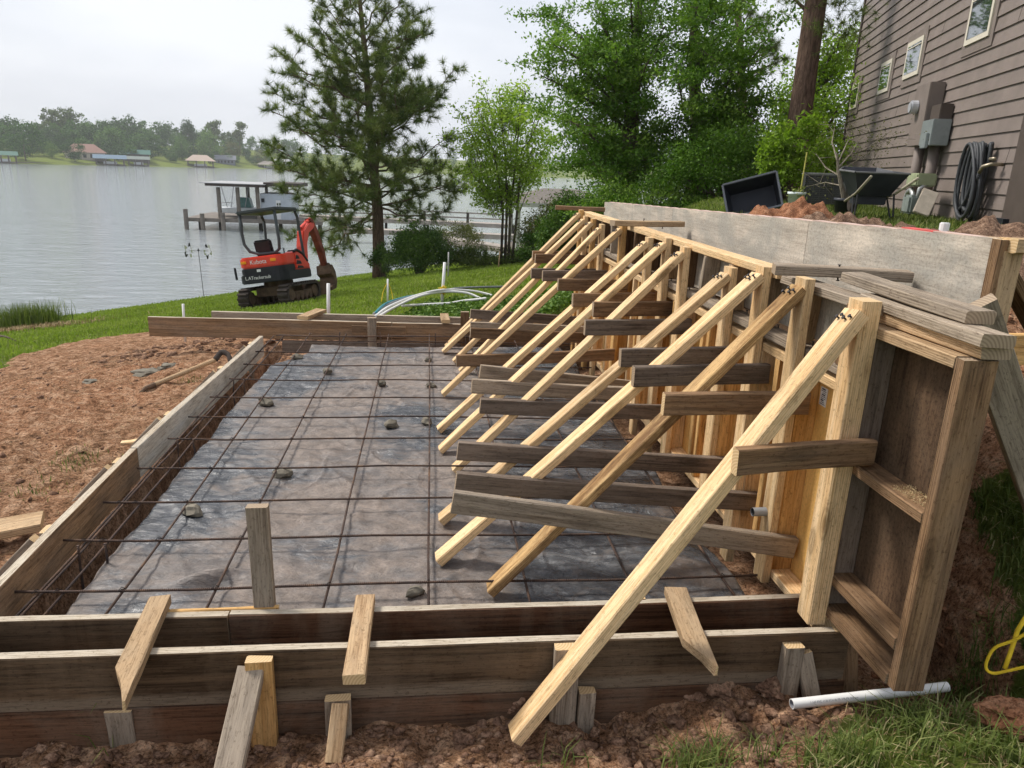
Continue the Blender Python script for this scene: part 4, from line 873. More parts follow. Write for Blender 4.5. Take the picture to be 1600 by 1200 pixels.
# electric chase, meter and conduits
s1, z1 = onH(1482, 127); s0, z0 = onH(1460, 228)
elec = empty('meter_cabinet', hw(s0, 1.3), 'brown electric meter cabinet with two conduits on the house wall', 'meter cabinet')
sa, sb_ = s1+.05, s1+.75
for nm, a, b, za, zb2, oo, mt in (('cabinet', sa, sb_, z0, z1, .22, trim), ('side_cabinet', sa-.55, sa-.12, z0+.3, z1-.35, .18, trim)):
    mb = MB(); mb.prism([(a, za), (b, za), (b, zb2), (a, zb2)], .006, oo, fr_h(0, 0)); mb.build(nm, sid if nm == 'cabinet' else trim, elec, bevel=.01)
zm_ = onH(1450, 163, .22)[1]
mb = MB(); mb.tube([hw(sb_-.25, zm_, .21), hw(sb_-.25, zm_, .34)], .10, 16); mb.build('meter', plain('meter_glass', (.55, .57, .6), .15, .3), elec, bevel=.02)
gb = plain('grey_breaker_box', (.26, .29, .29), .5, .3, .15)
mb = MB(); mb.prism([(sa-.62, z0-.02), (sa-.1, z0-.02), (sa-.1, z0+.34), (sa-.62, z0+.34)], .02, .26, fr_h(0, 0)); mb.prism([(sa-.55, z0-.06), (sa-.3, z0-.06), (sa-.3, z0+.15), (sa-.55, z0+.15)], .26, .30, fr_h(0, 0)); mb.build('breaker_box', gb, elec, bevel=.008)
for s_ in (sb_-.3, sa-.35):
    mb = MB(); mb.tube([hw(s_, z0+.02, .10), hw(s_, 1.2, .10)], .075, 12); mb.build('conduit', sid, elec, smooth=True)
# hose hung on the wall, with its bib
hs_ = empty('garden_hose', hw(onH(1535, 300)[0], 1.3), 'black garden hose hung in long loops on the brown wall', 'hose')
hm = plain('black_hose_rubber', (.055, .058, .062), .5, 0, .2, 4, .1)
ps, pz = onH(1543, 222); bs, bz = onH(1528, 346)
for k in range(11):
    mb = MB(); wdt = .10+.022*k+random.uniform(-.03, .03); zt2 = pz-.02-.02*random.random(); zb3 = bz+.02+random.uniform(-.03, .12); off = .06+.016*k+random.uniform(0, .02)
    cs = ps-.35+random.uniform(-.1, .1)+.03*k; cb = bs+random.uniform(-.2, .25)
    pts = []
    for t in np.linspace(0, 2*PI, 26):
        vz = (1+math.cos(t))/2; s_ = cs*vz+cb*(1-vz)+wdt*math.sin(t)*(1.0-.35*vz); pts.append(hw(s_, zb3+(zt2-zb3)*vz, off))
    mb.tube(pts, .022, 7); mb.build('hose_loop', hm, hs_, smooth=True)
fs_, fz_ = onH(1568, 257); mb = MB(); mb.tube([hw(fs_, fz_, 0), hw(fs_, fz_, .13), hw(fs_+.05, fz_-.03, .2), hw(fs_+.12, fz_-.1, .2)], .022, 8); mb.tube([hw(fs_-.07, fz_+.06, .13), hw(fs_+.07, fz_+.06, .13)], .02, 8); mb.build('hose_bib', plain('brass_bib', (.35, .30, .22), .4, .6), hs_, smooth=True)
mb = MB(); mb.tube([hw(fs_+.12, fz_-.1, .2), hw(fs_+.25, fz_-.3, .17), hw(fs_+.3, 1.6, .15), hw(fs_+.25, 1.22, .15)], .022, 7); mb.build('hose_loop', hm, hs_, smooth=True)

# ------------------------------------------------------------------ things in the yard beside the house
def yard(px, py, r): p = onr(px, py, r); return Vector((p.x, p.y, float(ZG(p.x, p.y))))
def frame_at(p, az, roll=0, pitch=0):
    X = Vector((math.cos(az), -math.sin(az), 0)); Y = Vector((math.sin(az), math.cos(az), 0))
    m = Matrix(((X.x, Y.x, 0, p.x), (X.y, Y.y, 0, p.y), (0, 0, 1, p.z), (0, 0, 0, 1)))
    return m @ Matrix.Rotation(roll, 4, 'Y') @ Matrix.Rotation(pitch, 4, 'X')
tubm = plain('black_plastic_tub', (.028, .031, .04), .5, 0, .3, 4, .15)
p = yard(1180, 330, 9.6); p.z = onr(1180, 331, 9.6).z
T = empty('mortar_tub', p, 'empty black plastic mortar tub tipped on its side by the dirt pile', 'tub')
FM = frame_at(p, R_(24), R_(-17), R_(-18)) @ Matrix.Scale(.88, 4); mb = MB()
a, b, c_, d = .36, .31, .48, .42                          # open box: mouth facing the camera (-Y)
mo = [(-a, 0, 0), (a, 0, 0), (a, 0, c_), (-a, 0, c_)]; bk = [(-b, .34, .04), (b, .34, .04), (b, .34, d), (-b, .34, d)]; t_ = .012
mi = [(-a+t_, 0, t_), (a-t_, 0, t_), (a-t_, 0, c_-t_), (-a+t_, 0, c_-t_)]; bi = [(-b+t_, .325, .05), (b-t_, .325, .05), (b-t_, .325, d-t_), (-b+t_, .325, d-t_)]
fs = []
for k in range(4):
    q = (k+1) % 4; fs += [(k, q, 4+q, 4+k), (8+k, 12+k, 12+q, 8+q), (k, 8+k, 8+q, q)]
fs += [(4, 5, 6, 7), (12, 15, 14, 13)]; mb.add(mo+bk+mi+bi, fs); mb.xf(FM).build('shell', tubm, T)
mb = MB()
for k in range(4):
    A_, B_ = Vector(mo[k]), Vector(mo[(k+1) % 4]); mb.bar(A_+Vector((0, -.004, 0)), B_+Vector((0, -.004, 0)), .035, .03, 0, (0, 1, 0))
mb.xf(FM).build('rim', plain('grey_worn_rim', (.10, .108, .12), .5), T, bevel=.004)
# air conditioner
p = yard(1283, 318, 13.2); AC = empty('air_conditioner', p, 'dark grey air-conditioning unit standing beside the house', 'air conditioner'); FM = frame_at(p, R_(24))
z0 = onr(1283, 322, 13.2).z-p.z; z1 = onr(1283, 270, 13.2).z-p.z; hgt = z1-z0; acm = plain('air_conditioner_grey', (.085, .085, .082), .55)
mb = MB(); mb.box((0, .3, z0+hgt/2), (.60, .6, hgt-.06)); mb.xf(FM).build('body', acm, AC, bevel=.03)
mb = MB(); mb.box((0, .3, z1-.02), (.66, .66, .04)); mb.xf(FM).build('lid', plain('air_conditioner_lid', (.24, .24, .225), .5), AC, bevel=.015)
for s in (-1, 1):
    mb = MB(); mb.box((s*.31, -.005, z0+hgt/2), (.05, .05, hgt)); mb.xf(FM).build('corner_post', plain('ac_post', (.16, .16, .15), .5), AC)
mb = MB()
for k in range(14): mb.box((0, -.012, z0+.05+k*(hgt-.1)/13), (.58, .02, .007))
for k in range(6): mb.box((-.25+k*.1, -.02, z0+hgt/2), (.006, .012, hgt-.08))
mb.xf(FM).build('grille', plain('ac_grille', (.10, .10, .095), .5), AC)
# white bucket with a bamboo cane
p = yard(1243, 316, 12.3); z0 = onr(1243, 318, 12.3).z; p.z = min(p.z, z0); BK = empty('bucket', p, 'white plastic bucket with a plant and yellow cane by the dirt pile', 'bucket')
mb = MB(); mb.lathe([(0, -.02), (.10, -.02), (.125, .17+z0-p.z), (.135, .17+z0-p.z), (.135, .14+z0-p.z)], p, 18); mb.build('pail', plain('white_bucket', (.62, .68, .66), .5, 0, .1), BK, smooth=True)
mb = MB(); q = onr(1261, 238, 12.4); mb.tube([p+Vector((.05, 0, .05)), q], .011, 6); mb.build('cane', plain('bamboo_cane', (.45, .42, .10), .6), BK)
cc = rng.normal(size=(120, 3))*[.07, .07, .05]+np.array(p)+[0, 0, .24]; v_, f_ = leaves_np(cc, .06); npmesh('leaves', v_, f_, M['grass'], rng.uniform(.4, .9, 120), BK, p)
# wheelbarrow
p = yard(1352, 338, 10.2); p.z = onr(1352, 337, 10.2).z
WB = empty('wheelbarrow', p, 'black wheelbarrow with wooden handles standing on the yard grass', 'wheelbarrow'); FM = frame_at(p+Vector((-.02, 0, 0)), R_(12)) @ Matrix.Scale(.76, 4)
def tubring(w0, l0, l1, z): return [(-w0, l0, z), (w0, l0, z), (w0*.92, l1, z), (-w0*.92, l1, z)]
r0 = [(-.40, -.50, .66), (.40, -.50, .66), (.42, .2, .69), (.27, .55, .74), (-.27, .55, .74), (-.42, .2, .69)]
r1 = [(-.24, -.28, .32), (.24, -.28, .32), (.25, .1, .30), (.15, .22, .30), (-.15, .22, .30), (-.25, .1, .30)]
mb = MB(); n = 6; sh_ = lambda P, k: [(x*k, y_*k, z_+.012) for x, y_, z_ in P]
vs = r0+r1+sh_(r0, .965)+sh_(r1, .95); fs = []
for k in range(n):
    q = (k+1) % n; fs += [(k, q, n+q, n+k), (2*n+k, 3*n+k, 3*n+q, 2*n+q), (k, 2*n+k, 2*n+q, q)]
fs += [tuple(range(n, 2*n)), tuple(range(3*n, 4*n))[::-1]]
mb.add(vs, fs); mb.xf(FM).build('tray', tubm, WB)
mb = MB(); mb.tube([Vector(q) for q in r0+r0[:1]], .016, 6, cap=False); mb.xf(FM).build('rim', plain('worn_tray_rim', (.13, .13, .13), .5), WB)
mb = MB(); mb.add([tuple(Vector(q)*.93+Vector((0, 0, .075))) for q in r1[::1]], [tuple(range(6))]); 
vs = [(x*.9, y_*.85, .36) for x, y_, z_ in r1]; mb = MB(); mb.add([(x*1.15, y_*1.15, .42) for x, y_, z_ in r1], [tuple(range(6))]); mb.xf(FM).build('soil_residue', M['redclod'], WB)
hm2 = wood('grey_ash_handle', (.46, .42, .32), (.25, .22, .15), None, 0, 2, .1)
for s in (-1, 1):
    mb = MB(); mb.tube([(s*.13, .62, .20), (s*.28, -.30, .34), (s*.33, -.98, .60)], .021, 8); mb.xf(FM).build('handle', hm2, WB, smooth=True)
    mb = MB(); mb.tube([(s*.25, -.12, .33), (s*.29, -.30, .0), (s*.29, -.42, .02), (s*.27, -.36, .36)], .014, 6); mb.xf(FM).build('leg', plain('black_leg_steel', (.03, .03, .03), .5), WB)
mb = MB(); mb.box((0, -.05, .26), (.46, .3, .16)); mb.xf(FM).build('undertray', tubm, WB, bevel=.01)
mb = MB(); mb.tube([(-.045, .62, .17), (.045, .62, .17)], .17, 18); mb.xf(FM).build('wheel', rub, WB, bevel=.03)
# potted sapling without leaves
p = yard(1318, 330, 10.9); p.z = onr(1318, 334, 10.9).z
PT = empty('potted_sapling', p, 'thin bare sapling in a black nursery pot beside the wheelbarrow', 'potted plant')
mb = MB(); mb.lathe([(0, 0), (.11, 0), (.135, .20), (.145, .20), (.145, .17)], p, 18); mb.build('pot', tubm, PT, smooth=True)
mb = MB(); rs = np.random.default_rng(5); tip = []
trk = [p+Vector((0, 0, .15)), onr(1316, 295, 10.9), onr(1310, 268, 10.9), onr(1308, 240, 10.9)]; mb.tube(trk, [.035, .03, .022, .012], 7)
for (a, b, c_) in (((1312, 275), (1290, 262), (1275, 240)), ((1310, 262), (1330, 240), (1345, 215)), ((1308, 250), (1300, 222), (1305, 195)), ((1310, 268), (1340, 250), (1372, 228)), ((1311, 272), (1360, 255), (1385, 215)), ((1314, 290), (1290, 285), (1268, 290)), ((1330, 240), (1350, 235), (1392, 205)), ((1309, 255), (1325, 220), (1360, 205))):
    P = [onr(*q, 10.9+.25*k) for k, q in enumerate((a, b, c_))]; mb.tube(P, [.012, .008, .003], 5); tip += P[1:]
    for k in range(7):
        s0_ = P[1]+(P[2]-P[1])*rs.uniform(0, 1); e_ = s0_+Vector((rs.normal()*.14, rs.normal()*.14, rs.normal()*.12+.05)); mb.tube([s0_, e_], [.004, .002], 4); tip.append(e_)
mb.build('branches', M['palebark'], PT)
cc = np.repeat(np.array([tuple(t) for t in tip]), 12, 0)+rs.normal(size=(len(tip)*12, 3))*.09; v_, f_ = leaves_np(cc, .028, .5, rs); npmesh('leaves', v_, f_, M['olive'], rs.uniform(0, 1, len(f_)), PT, p)
# gas meter and leaning paver
p = hw(onH(1428, 330, .4)[0], 1.15, .42); GM = empty('gas_meter', p, 'grey-green gas meter with looped pipes against the house wall', 'gas meter')
gm = plain('grey_green_meter', (.23, .26, .24), .55, .1, .25)
def hb2(mb, s, z, o, d): mb.box(hw(s, z, o), (d[0], d[1], d[2]), 0, Matrix.Rotation(R_(-18.5), 3, 'Z')); return mb
gs = onH(1428, 330, .4)[0]
hb2(MB(), gs, 1.38, .42, (.22, .34, .26)).build('meter_body', gm, GM, bevel=.03)
hb2(MB(), gs+.1, 1.72, .35, (.26, .5, .18)).build('regulator_cover', plain('pale_green_cover', (.30, .33, .20), .7), GM, bevel=.02)
mb = MB(); mb.tube([hw(gs+.45, 1.1, .42), hw(gs+.45, 1.45, .42), hw(gs+.38, 1.55, .42), hw(gs+.25, 1.58, .42), hw(gs+.12, 1.52, .42), hw(gs+.1, 1.4, .42)], .035, 10); mb.tube([hw(gs-.12, 1.4, .42), hw(gs-.14, 1.6, .42), hw(gs-.1, 1.7, .3)], .03, 8); mb.build('pipes', plain('galvanised_pipe', (.42, .43, .42), .4, .5), GM, smooth=True)
s_, z_ = onH(1452, 330, .3); mb = MB(); rt = Matrix.Rotation(R_(-18.5), 3, 'Z') @ Matrix.Rotation(R_(-28), 3, 'X') @ Matrix.Rotation(R_(20), 3, 'Y')
pv = hw(s_-.05, 1.42, .38); mb.box(pv, (.21, .05, .38), 0, rt); tag(mb.build('concrete_paver', plain('pale_concrete', (.48, .42, .34), .9, 0, .2, 9, .4), None, pv-Vector((0, 0, .2)), bevel=.008), 'pale concrete paver leaning against the brown wall', 'paver')
# dirt piles behind the back form
def pile(name, cx, r, wx, wy, h, seed, mt, lab, px_y):
    c = onr(cx, px_y, r); zb = float(ZG(c.x, c.y))-.04; n, m_ = 56, 30; vs = []
    for j in range(m_+1):
        for i in range(n+1):
            u = i/n*2-1; v = j/m_*2-1; rr = math.hypot(u, v); k = max(0, 1-rr**2)**.8
            x = c.x+u*wx; y = c.y+v*wy
            nz_ = mnoise.noise(Vector((x*2.1, y*2.1, seed)))*.25+mnoise.noise(Vector((x*7, y*7, seed)))*.22+mnoise.noise(Vector((x*18, y*18, seed)))*.13
            vs.append((x, y, zb-.03+h*k*(1+nz_*1.3)+(nz_*.05*k)))
    fs = [(j*(n+1)+i, j*(n+1)+i+1, (j+1)*(n+1)+i+1, (j+1)*(n+1)+i) for j in range(m_) for i in range(n)]
    o = npmesh(name, np.array(vs), np.array(fs), M[mt], None, None, (c.x, c.y, zb), True); tag(o, lab, 'dirt pile', 'dirt piles behind the wall'); return o
pile('dirt_pile', 1240, 7.6, .58, .45, .31, 1, 'redclod', 'tallest red clay pile behind the wall in front of the black tub', 345)
pile('dirt_pile', 1320, 7.0, .66, .5, .26, 2, 'mulch', 'brown mulchy soil heap in front of the wheelbarrow', 350)
pile('dirt_pile', 1430, 5.6, .62, .5, .24, 3, 'mulch', 'low brown soil heap below the gas meter', 352)
pile('dirt_pile', 1570, 5.6, .5, .55, .30, 4, 'mulch', 'brown soil heap beside the house corner', 352)
p = onr(1476, 352, 6.5); mb = MB(); mb.tube([p-Vector((0, 0, .2)), p+Vector((0, 0, .02))], .035, 12); tag(mb.build('standpipe', plain('white_pvc', (.78, .78, .76), .4, 0, .05), None, p-Vector((0, 0, .2)), bevel=.006), 'short white pipe cap sticking out of the soil near the wall', 'pipe')

# ------------------------------------------------------------------ trees and shrubs
def limb(mb, a, b, r0, r1, rs, sag=0., n=5, wob=.06):
    a, b = Vector(a), Vector(b); L_ = (b-a).length; pts = []
    for i in range(n+1):
        t = i/n; p = a+(b-a)*t; k = math.sin(PI*t)
        pts.append(p+Vector((rs.normal()*wob*L_*.3*k, rs.normal()*wob*L_*.3*k, -sag*L_*k+rs.normal()*wob*L_*.2*k)))
    mb.tube(pts, [r0+(r1-r0)*i/n for i in range(n+1)], 6); return pts
def tree(name, base, trunk, limbs, leafm, barkm, lab, cat, rs, leaf, nleaf, spread, twigs=6, trunk_r=(.2, .05), shade=(0, 1), tw=.9, aspect=.45, flat=0., group=None, droop=.2, inner=.3):
    """trunk: list of points; limbs: list of (start, end); leaves gather round twigs that branch off the limbs"""
    T = empty(name, base, lab, cat, group); mb = MB()
    for tr in (trunk if isinstance(trunk[0], (list, tuple)) and not isinstance(trunk[0], Vector) else [trunk]):
        n = len(tr); mb.tube(tr, [trunk_r[0]+(trunk_r[1]-trunk_r[0])*i/(n-1) for i in range(n)], 10)
    ends = []; wts = []
    for a, b in limbs:
        P = limb(mb, a, b, trunk_r[1]*.75, .012, rs, -.04); L_ = (Vector(b)-Vector(a)).length
        for k in range(twigs):
            t = inner+(1-inner)*(k+rs.uniform(0, 1))/twigs; q = Vector(a)+(Vector(b)-Vector(a))*t; i = min(int(t*5), 4); q = P[i]+(P[i+1]-P[i])*(t*5-i)
            e = q+Vector((rs.normal(), rs.normal(), rs.normal()*.6+.1))*tw*(.35+.25*L_/4)
            mb.tube([q, (q+e)/2+Vector((0, 0, .03)), e], [.012, .008, .004], 4); ends.append((q, e))
    mb.build('trunk', barkm, T, smooth=True)
    qs = np.array([tuple(q) for q, e in ends]); es = np.array([tuple(e) for q, e in ends])
    pick = rs.integers(0, len(ends), nleaf); t = rs.uniform(.15, 1.15, nleaf)[:, None]
    c = qs[pick]*(1-t)+es[pick]*t+rs.normal(size=(nleaf, 3))*spread*np.array([1, 1, .55])
    v, f = leaves_np(c, leaf, aspect, rs, droop, flat); base_s = rs.uniform(*shade, len(ends))[pick]
    npmesh('crown', v, f, leafm, np.clip(base_s*.6+rs.uniform(0, .4, nleaf), 0, 1), T, base); return T
gz = lambda p: Vector((p.x, p.y, float(ZG(p.x, p.y))))
# big pine
rp_ = np.random.default_rng(11); pr = 28.5; b0 = gz(onr(592, 437, pr))
def pp(x, y, dr=0): return onr(x, y, pr+dr)
PN = empty('pine_tree', b0, 'tall pine with tufted needles at the water edge behind the excavator', 'pine tree'); mb = MB()
trunk = [b0, pp(592, 400), pp(590, 330), pp(583, 250), pp(577, 170), pp(570, 80), pp(562, 0), pp(556, -60)]
mb.tube(trunk, [.26, .23, .20, .16, .13, .10, .07, .03], 10)
tl = lambda y: pp(float(np.interp(y, [-60, 0, 80, 170, 250, 330, 400], [556, 562, 570, 577, 583, 590, 592])), y)
LB = [(330, (455, 372), 1), (325, (500, 395), 2), (318, (645, 318), 1), (322, (700, 330), -1), (300, (725, 300), 0), (310, (480, 330), -1.5), (290, (440, 300), .5), (285, (690, 265), -1), (270, (735, 255), 1), (265, (430, 262), -1), (255, (510, 290), 2),
      (240, (418, 225), 0), (240, (640, 235), 2), (225, (700, 215), -1.5), (225, (712, 105), .5), (215, (690, 150), -.5), (205, (440, 195), 1.5), (200, (415, 170), -.5), (190, (425, 145), .6), (185, (500, 200), -2), (180, (640, 170), -2), (170, (665, 140), 1),
      (160, (450, 115), -1), (150, (440, 85), .8), (150, (520, 140), 2), (140, (660, 95), -.5), (130, (645, 60), 1), (120, (470, 60), -1), (110, (490, 30), 1), (105, (600, 80), -1.8), (95, (655, 20), .5), (85, (505, 5), -.5), (70, (640, -20), -1), (60, (500, -30), 1), (50, (615, -45), .6), (30, (520, -60), -.8), (10, (600, -70), .5), (-20, (556, -95), 0),
      (275, (560, 230), -2.2), (235, (600, 190), -2.2), (205, (545, 165), -2), (165, (600, 120), -1.8), (130, (545, 95), -1.6), (90, (585, 40), -1.3), (300, (620, 275), -2), (310, (560, 310), -2), (340, (530, 350), -1.2)]
tuft = []
for _ in range(16): LB.append((rp_.uniform(60, 300), (rp_.uniform(480, 680), rp_.uniform(30, 300)), rp_.uniform(-2.4, 2.4)))
for y0, e, dr in LB:
    if e[1] < 290: y0 = max(y0, min(345, e[1]+.42*abs(e[0]-575)))
    a = tl(y0); b = pp(e[0], e[1], dr*1.1); L_ = (b-a).length; P = limb(mb, a, b, .028*min(1, L_/3)+.014, .010, rp_, rp_.uniform(-.05, .12), 6, .12)
    nt2 = int(7+L_*4.6)
    for k in range(nt2):
        t = .28+.72*(k+rp_.uniform(0, 1))/nt2; i = min(int(t*6), 5); q = P[i]+(P[i+1]-P[i])*(t*6-i)
        sd_ = Vector((rp_.normal(), rp_.normal(), rp_.normal()*.7+.25)).normalized(); ln = (.35+.55*(1-t))*(.6+rp_.uniform(0, .9)); ee = q+sd_*ln+(b-a).normalized()*.18
        mb.tube([q, (q+ee)/2, ee], [.012, .009, .006], 4); tuft.append((ee, (ee-q).normalized()))
        if rp_.uniform() < .7: tuft.append(((q+ee)/2, (ee-q).normalized()))
    tuft.append((b, (b-a).normalized()))
mb.build('trunk', M['pinebark'], PN, smooth=True)
nn = 64; tc_ = np.repeat(np.array([tuple(t) for t, d in tuft]), nn, 0); td = np.repeat(np.array([tuple(d) for t, d in tuft]), nn, 0); N_ = len(tc_)
dv = rp_.normal(size=(N_, 3))+td*.75+np.array([0, 0, .25]); dv /= np.linalg.norm(dv, axis=1)[:, None]; ln = rp_.uniform(.18, .36, N_)[:, None]
s0_ = tc_-td*rp_.uniform(0, .16, N_)[:, None]; sdv = np.cross(dv, rp_.normal(size=(N_, 3))); sdv /= np.linalg.norm(sdv, axis=1)[:, None]
v_ = np.stack([s0_-sdv*.008, s0_+sdv*.008, s0_+dv*ln], 1).reshape(-1, 3)
npmesh('needles', v_, np.arange(N_*3).reshape(-1, 3), M['needle'], np.clip(np.repeat(rp_.uniform(.1, .8, len(tuft)), nn)+rp_.normal(size=N_)*.12, 0, 1), PN, b0)
# big elm behind the wall
rs = np.random.default_rng(21); er = 19.0
def pe(x, y, dr=0): return onr(x, y, er+dr)
b0 = gz(pe(990, 300)); b1 = gz(pe(1085, 290, 1.5))
ends_px = [(850, 15), (858, 60), (905, 55), (845, 118), (870, 150), (843, 170), (890, 190), (930, 120), (940, 40), (985, -20), (1030, -60), (1080, -40), (1130, -30), (1160, 0), (1175, 40), (1180, 85), (1165, 110), (1190, 150), (1185, 185), (1160, 210), (1130, 250), (1175, 255), (920, 235), (890, 260), (940, 290), (985, 170), (1010, 100), (1040, 40), (1060, 130), (1100, 80), (1120, 170), (1060, 215), (1010, 250), (1060, 275), (1110, 290), (960, 90), (905, 105), (1000, 30), (1150, 110), (1090, 10), (960, 210), (1040, 180)]
lim = []
for i, e in enumerate(ends_px):
    two = e[0] > 1050; st = pe(1085 if two else 990, min(270, max(20, e[1]+90+rs.uniform(-20, 40))), 1.5 if two else 0)
    lim.append((st, pe(*e, rs.uniform(-2.4, 2.0))))
tree('elm_tree', b0, [[b0, pe(985, 200), pe(995, 80), pe(1000, -40)], [b1, pe(1090, 200, 1.5), pe(1082, 80, 1.5), pe(1090, -40, 1.5)]], lim, M['elm'], M['twig'], 'large dense green elm with twin dark trunks behind the concrete-stained wall', 'tree', rs, .088, 92000, .14, 13, (.24, .06), (0, .9), 1.15, .5, .2, inner=.18)
# light green sapling with several stems
rs = np.random.default_rng(31); sr = 26.5
def pS(x, y, dr=0): return onr(x, y, sr+dr)
b0 = gz(pS(790, 392)); st = [[b0+Vector((dx, dy, 0)), pS(x1, 330), pS(x2, 250), pS(x3, 180)] for dx, dy, x1, x2, x3 in ((-.15, 0, 786, 775, 752), (0, .1, 792, 790, 782), (.12, 0, 797, 806, 812), (.25, .1, 808, 815, 845))]
e_ = [(728, 180), (745, 165), (760, 145), (780, 138), (800, 135), (822, 140), (845, 165), (735, 205), (720, 215), (760, 190), (790, 170), (815, 185), (840, 205), (862, 215), (745, 240), (770, 230), (800, 215), (830, 235), (735, 265), (760, 275), (790, 255), (815, 270), (775, 300), (745, 290), (800, 290), (855, 240)]
tree('sapling', b0, st, [(pS(790+(x-790)*.35, min(340, y+90)), pS(x, y, rs.uniform(-1.2, 1.2))) for x, y in e_], M['sap'], M['twig'], 'bright yellow-green young tree with several thin stems beside the pavilion', 'tree', rs, .11, 17000, .19, 9, (.055, .02), (.45, 1), .85, .5)
def shrub(name, px, py_base, r, wpx, hpx, n, leaf, mt, lab, seed, cat='shrub', depth=1.0, shade=(0, 1), base_cut=.0, twig=True, aspect=.5):
    rs = np.random.default_rng(seed); b = gz(onr(px, py_base, r)); b.z = min(b.z, onr(px, py_base, r).z+.1); k = r/FPX; W_, H_ = wpx*k/2, hpx*k
    T = empty(name, b, lab, cat); mb = MB(); nl = max(10, n//220); clump = []
    for i in range(nl):
        a = rs.uniform(0, 2*PI); ph = math.acos(rs.uniform(-.35, 1)); rr = rs.uniform(.45, 1.0)**.6
        c = Vector((b.x+W_*rr*math.sin(ph)*math.cos(a), b.y+W_*depth*rr*math.sin(ph)*math.sin(a), b.z+H_*.42+H_*.55*rr*math.cos(ph)))
        clump.append(c)
        if twig and i % 3 == 0: mb.tube([b+Vector((rs.normal()*.08, rs.normal()*.08, -.05)), (b+c)/2+Vector((rs.normal()*.05, 0, .1*H_)), c], [.02*W_+.006, .012*W_+.004, .004], 5)
    if twig: mb.build('stems', M['twig'], T)
    cl = np.array([tuple(c) for c in clump]); pk = rs.integers(0, nl, n); c = cl[pk]+rs.normal(size=(n, 3))*np.array([W_, W_*depth, H_*.45])*.17; c[:, 2] = np.maximum(c[:, 2], b.z+.02)
    v, f = leaves_np(c, leaf, aspect, rs); npmesh('leaves', v, f, mt, np.clip(rs.uniform(*shade, nl)[pk]*.6+rs.uniform(0, .4, n), 0, 1), T, b); return T
shrub('shrub', 655, 436, 26.5, 88, 80, 20000, .075, M['bush'], 'dense dark green round shrub at the foot of the pine', 41, depth=.9)
shrub('shrub', 600, 434, 27, 42, 50, 4000, .075, M['bush'], 'small leafy dark shrub left of the round shrub at the pine trunk', 42)
shrub('shrub', 770, 425, 27, 170, 34, 9000, .08, M['grass'], 'low light green shrub row behind the yellow-roped pipe', 43, depth=.4, shade=(0, .5))
shrub('shrub', 850, 425, 24, 75, 62, 10000, .08, M['bush'], 'dark green shrub beside the white pavilion railing', 44, depth=.8)
shrub('shrub', 905, 400, 20, 110, 105, 18000, .08, M['bush'], 'dark green mass of leaves beyond the far end of the wall', 45, depth=.8)
shrub('shrub', 885, 330, 25, 130, 95, 14000, .08, M['olive'], 'brownish twiggy shrub below the elm crown', 46, depth=.7)
shrub('shrub', 1010, 330, 16.5, 200, 75, 14000, .07, M['elm'], 'low green undergrowth along the back of the grey wall', 47, depth=.5)
shrub('shrub', 1120, 330, 17, 170, 110, 14000, .07, M['elm'], 'dark green undergrowth behind the tipped black tub', 48, depth=.6, shade=(0, .6))
shrub('shrub', 715, 345, 45, 90, 60, 4200, .12, M['olive'], 'thin olive-leaved tree growing over the docks', 49, 'tree', .7)
# trees on the right behind the yard
rs = np.random.default_rng(61); r_r = 21
def pq(x, y, dr=0): return onr(x, y, r_r+dr)
b0 = gz(pq(1265, 300)); e_ = [(1222, 165), (1235, 140), (1290, 95), (1300, 75), (1320, 50), (1330, 95), (1225, 170), (1205, 205), (1245, 150), (1285, 110), (1310, 150), (1240, 185), (1275, 170), (1300, 200), (1215, 235), (1250, 230), (1290, 245), (1195, 225), (1320, 230), (1235, 265), (1275, 275), (1190, 262), (1310, 270), (1345, 60), (1350, 130), (1345, 190)]
tree('broadleaf_tree', b0, [b0, pq(1262, 200), pq(1275, 90)], [(pq(1265+(x-1265)*.3, min(290, y+70)), pq(x, y, rs.uniform(-2.6, 2.0))) for x, y in e_], M['sap'], M['twig'], 'light green broadleaf tree behind the air conditioner', 'tree', rs, .10, 21000, .2, 9, (.14, .05), (0, .55), 1.2, .5)
b0 = gz(onr(1245, 290, 17.5)); PT2 = empty('pine_tree', b0, 'tall bare pine trunk rising between the elm and the house', 'pine tree'); mb = MB()
q = lambda x, y: onr(x, y, 17.5); mb.tube([b0, q(1243, 230), q(1257, 130), q(1268, 50), q(1278, -20), q(1290, -120), q(1296, -230)], [.30, .25, .225, .215, .21, .19, .16], 14)
limb(mb, q(1276, 5), q(1330, -60), .08, .04, rs); limb(mb, q(1274, 30), q(1230, -12), .05, .02, rs); mb.build('trunk', M['pinebark'], PT2, smooth=True)
tf = [tuple(q(x, y)) for x, y in ((1215, -5), (1240, -15), (1290, 30), (1300, 15), (1320, 35), (1305, 50), (1330, 15), (1320, -10), (1285, 12), (1345, 25), (1325, 60), (1300, -30), (1250, -40), (1280, -60), (1340, -50))]
tf = np.repeat(np.array(tf), 14, 0)+rs.normal(size=(len(tf)*14, 3))*.28; N_ = len(tf)*26; c = np.repeat(tf, 26, 0); dv = rs.normal(size=(N_, 3)); dv /= np.linalg.norm(dv, axis=1)[:, None]; sv = np.cross(dv, rs.normal(size=(N_, 3))); sv /= np.linalg.norm(sv, axis=1)[:, None]
npmesh('needles', np.stack([c-sv*.005, c+sv*.005, c+dv*.17], 1).reshape(-1, 3), np.arange(N_*3).reshape(-1, 3), M['needle'], rs.uniform(.1, .8, N_), PT2, b0)
shrub('shrub', 1238, 300, 15.2, 95, 125, 5200, .09, M['sap'], 'light green leafy shrub hiding the foot of the tall bare pine', 52, depth=.6, shade=(0, .5))
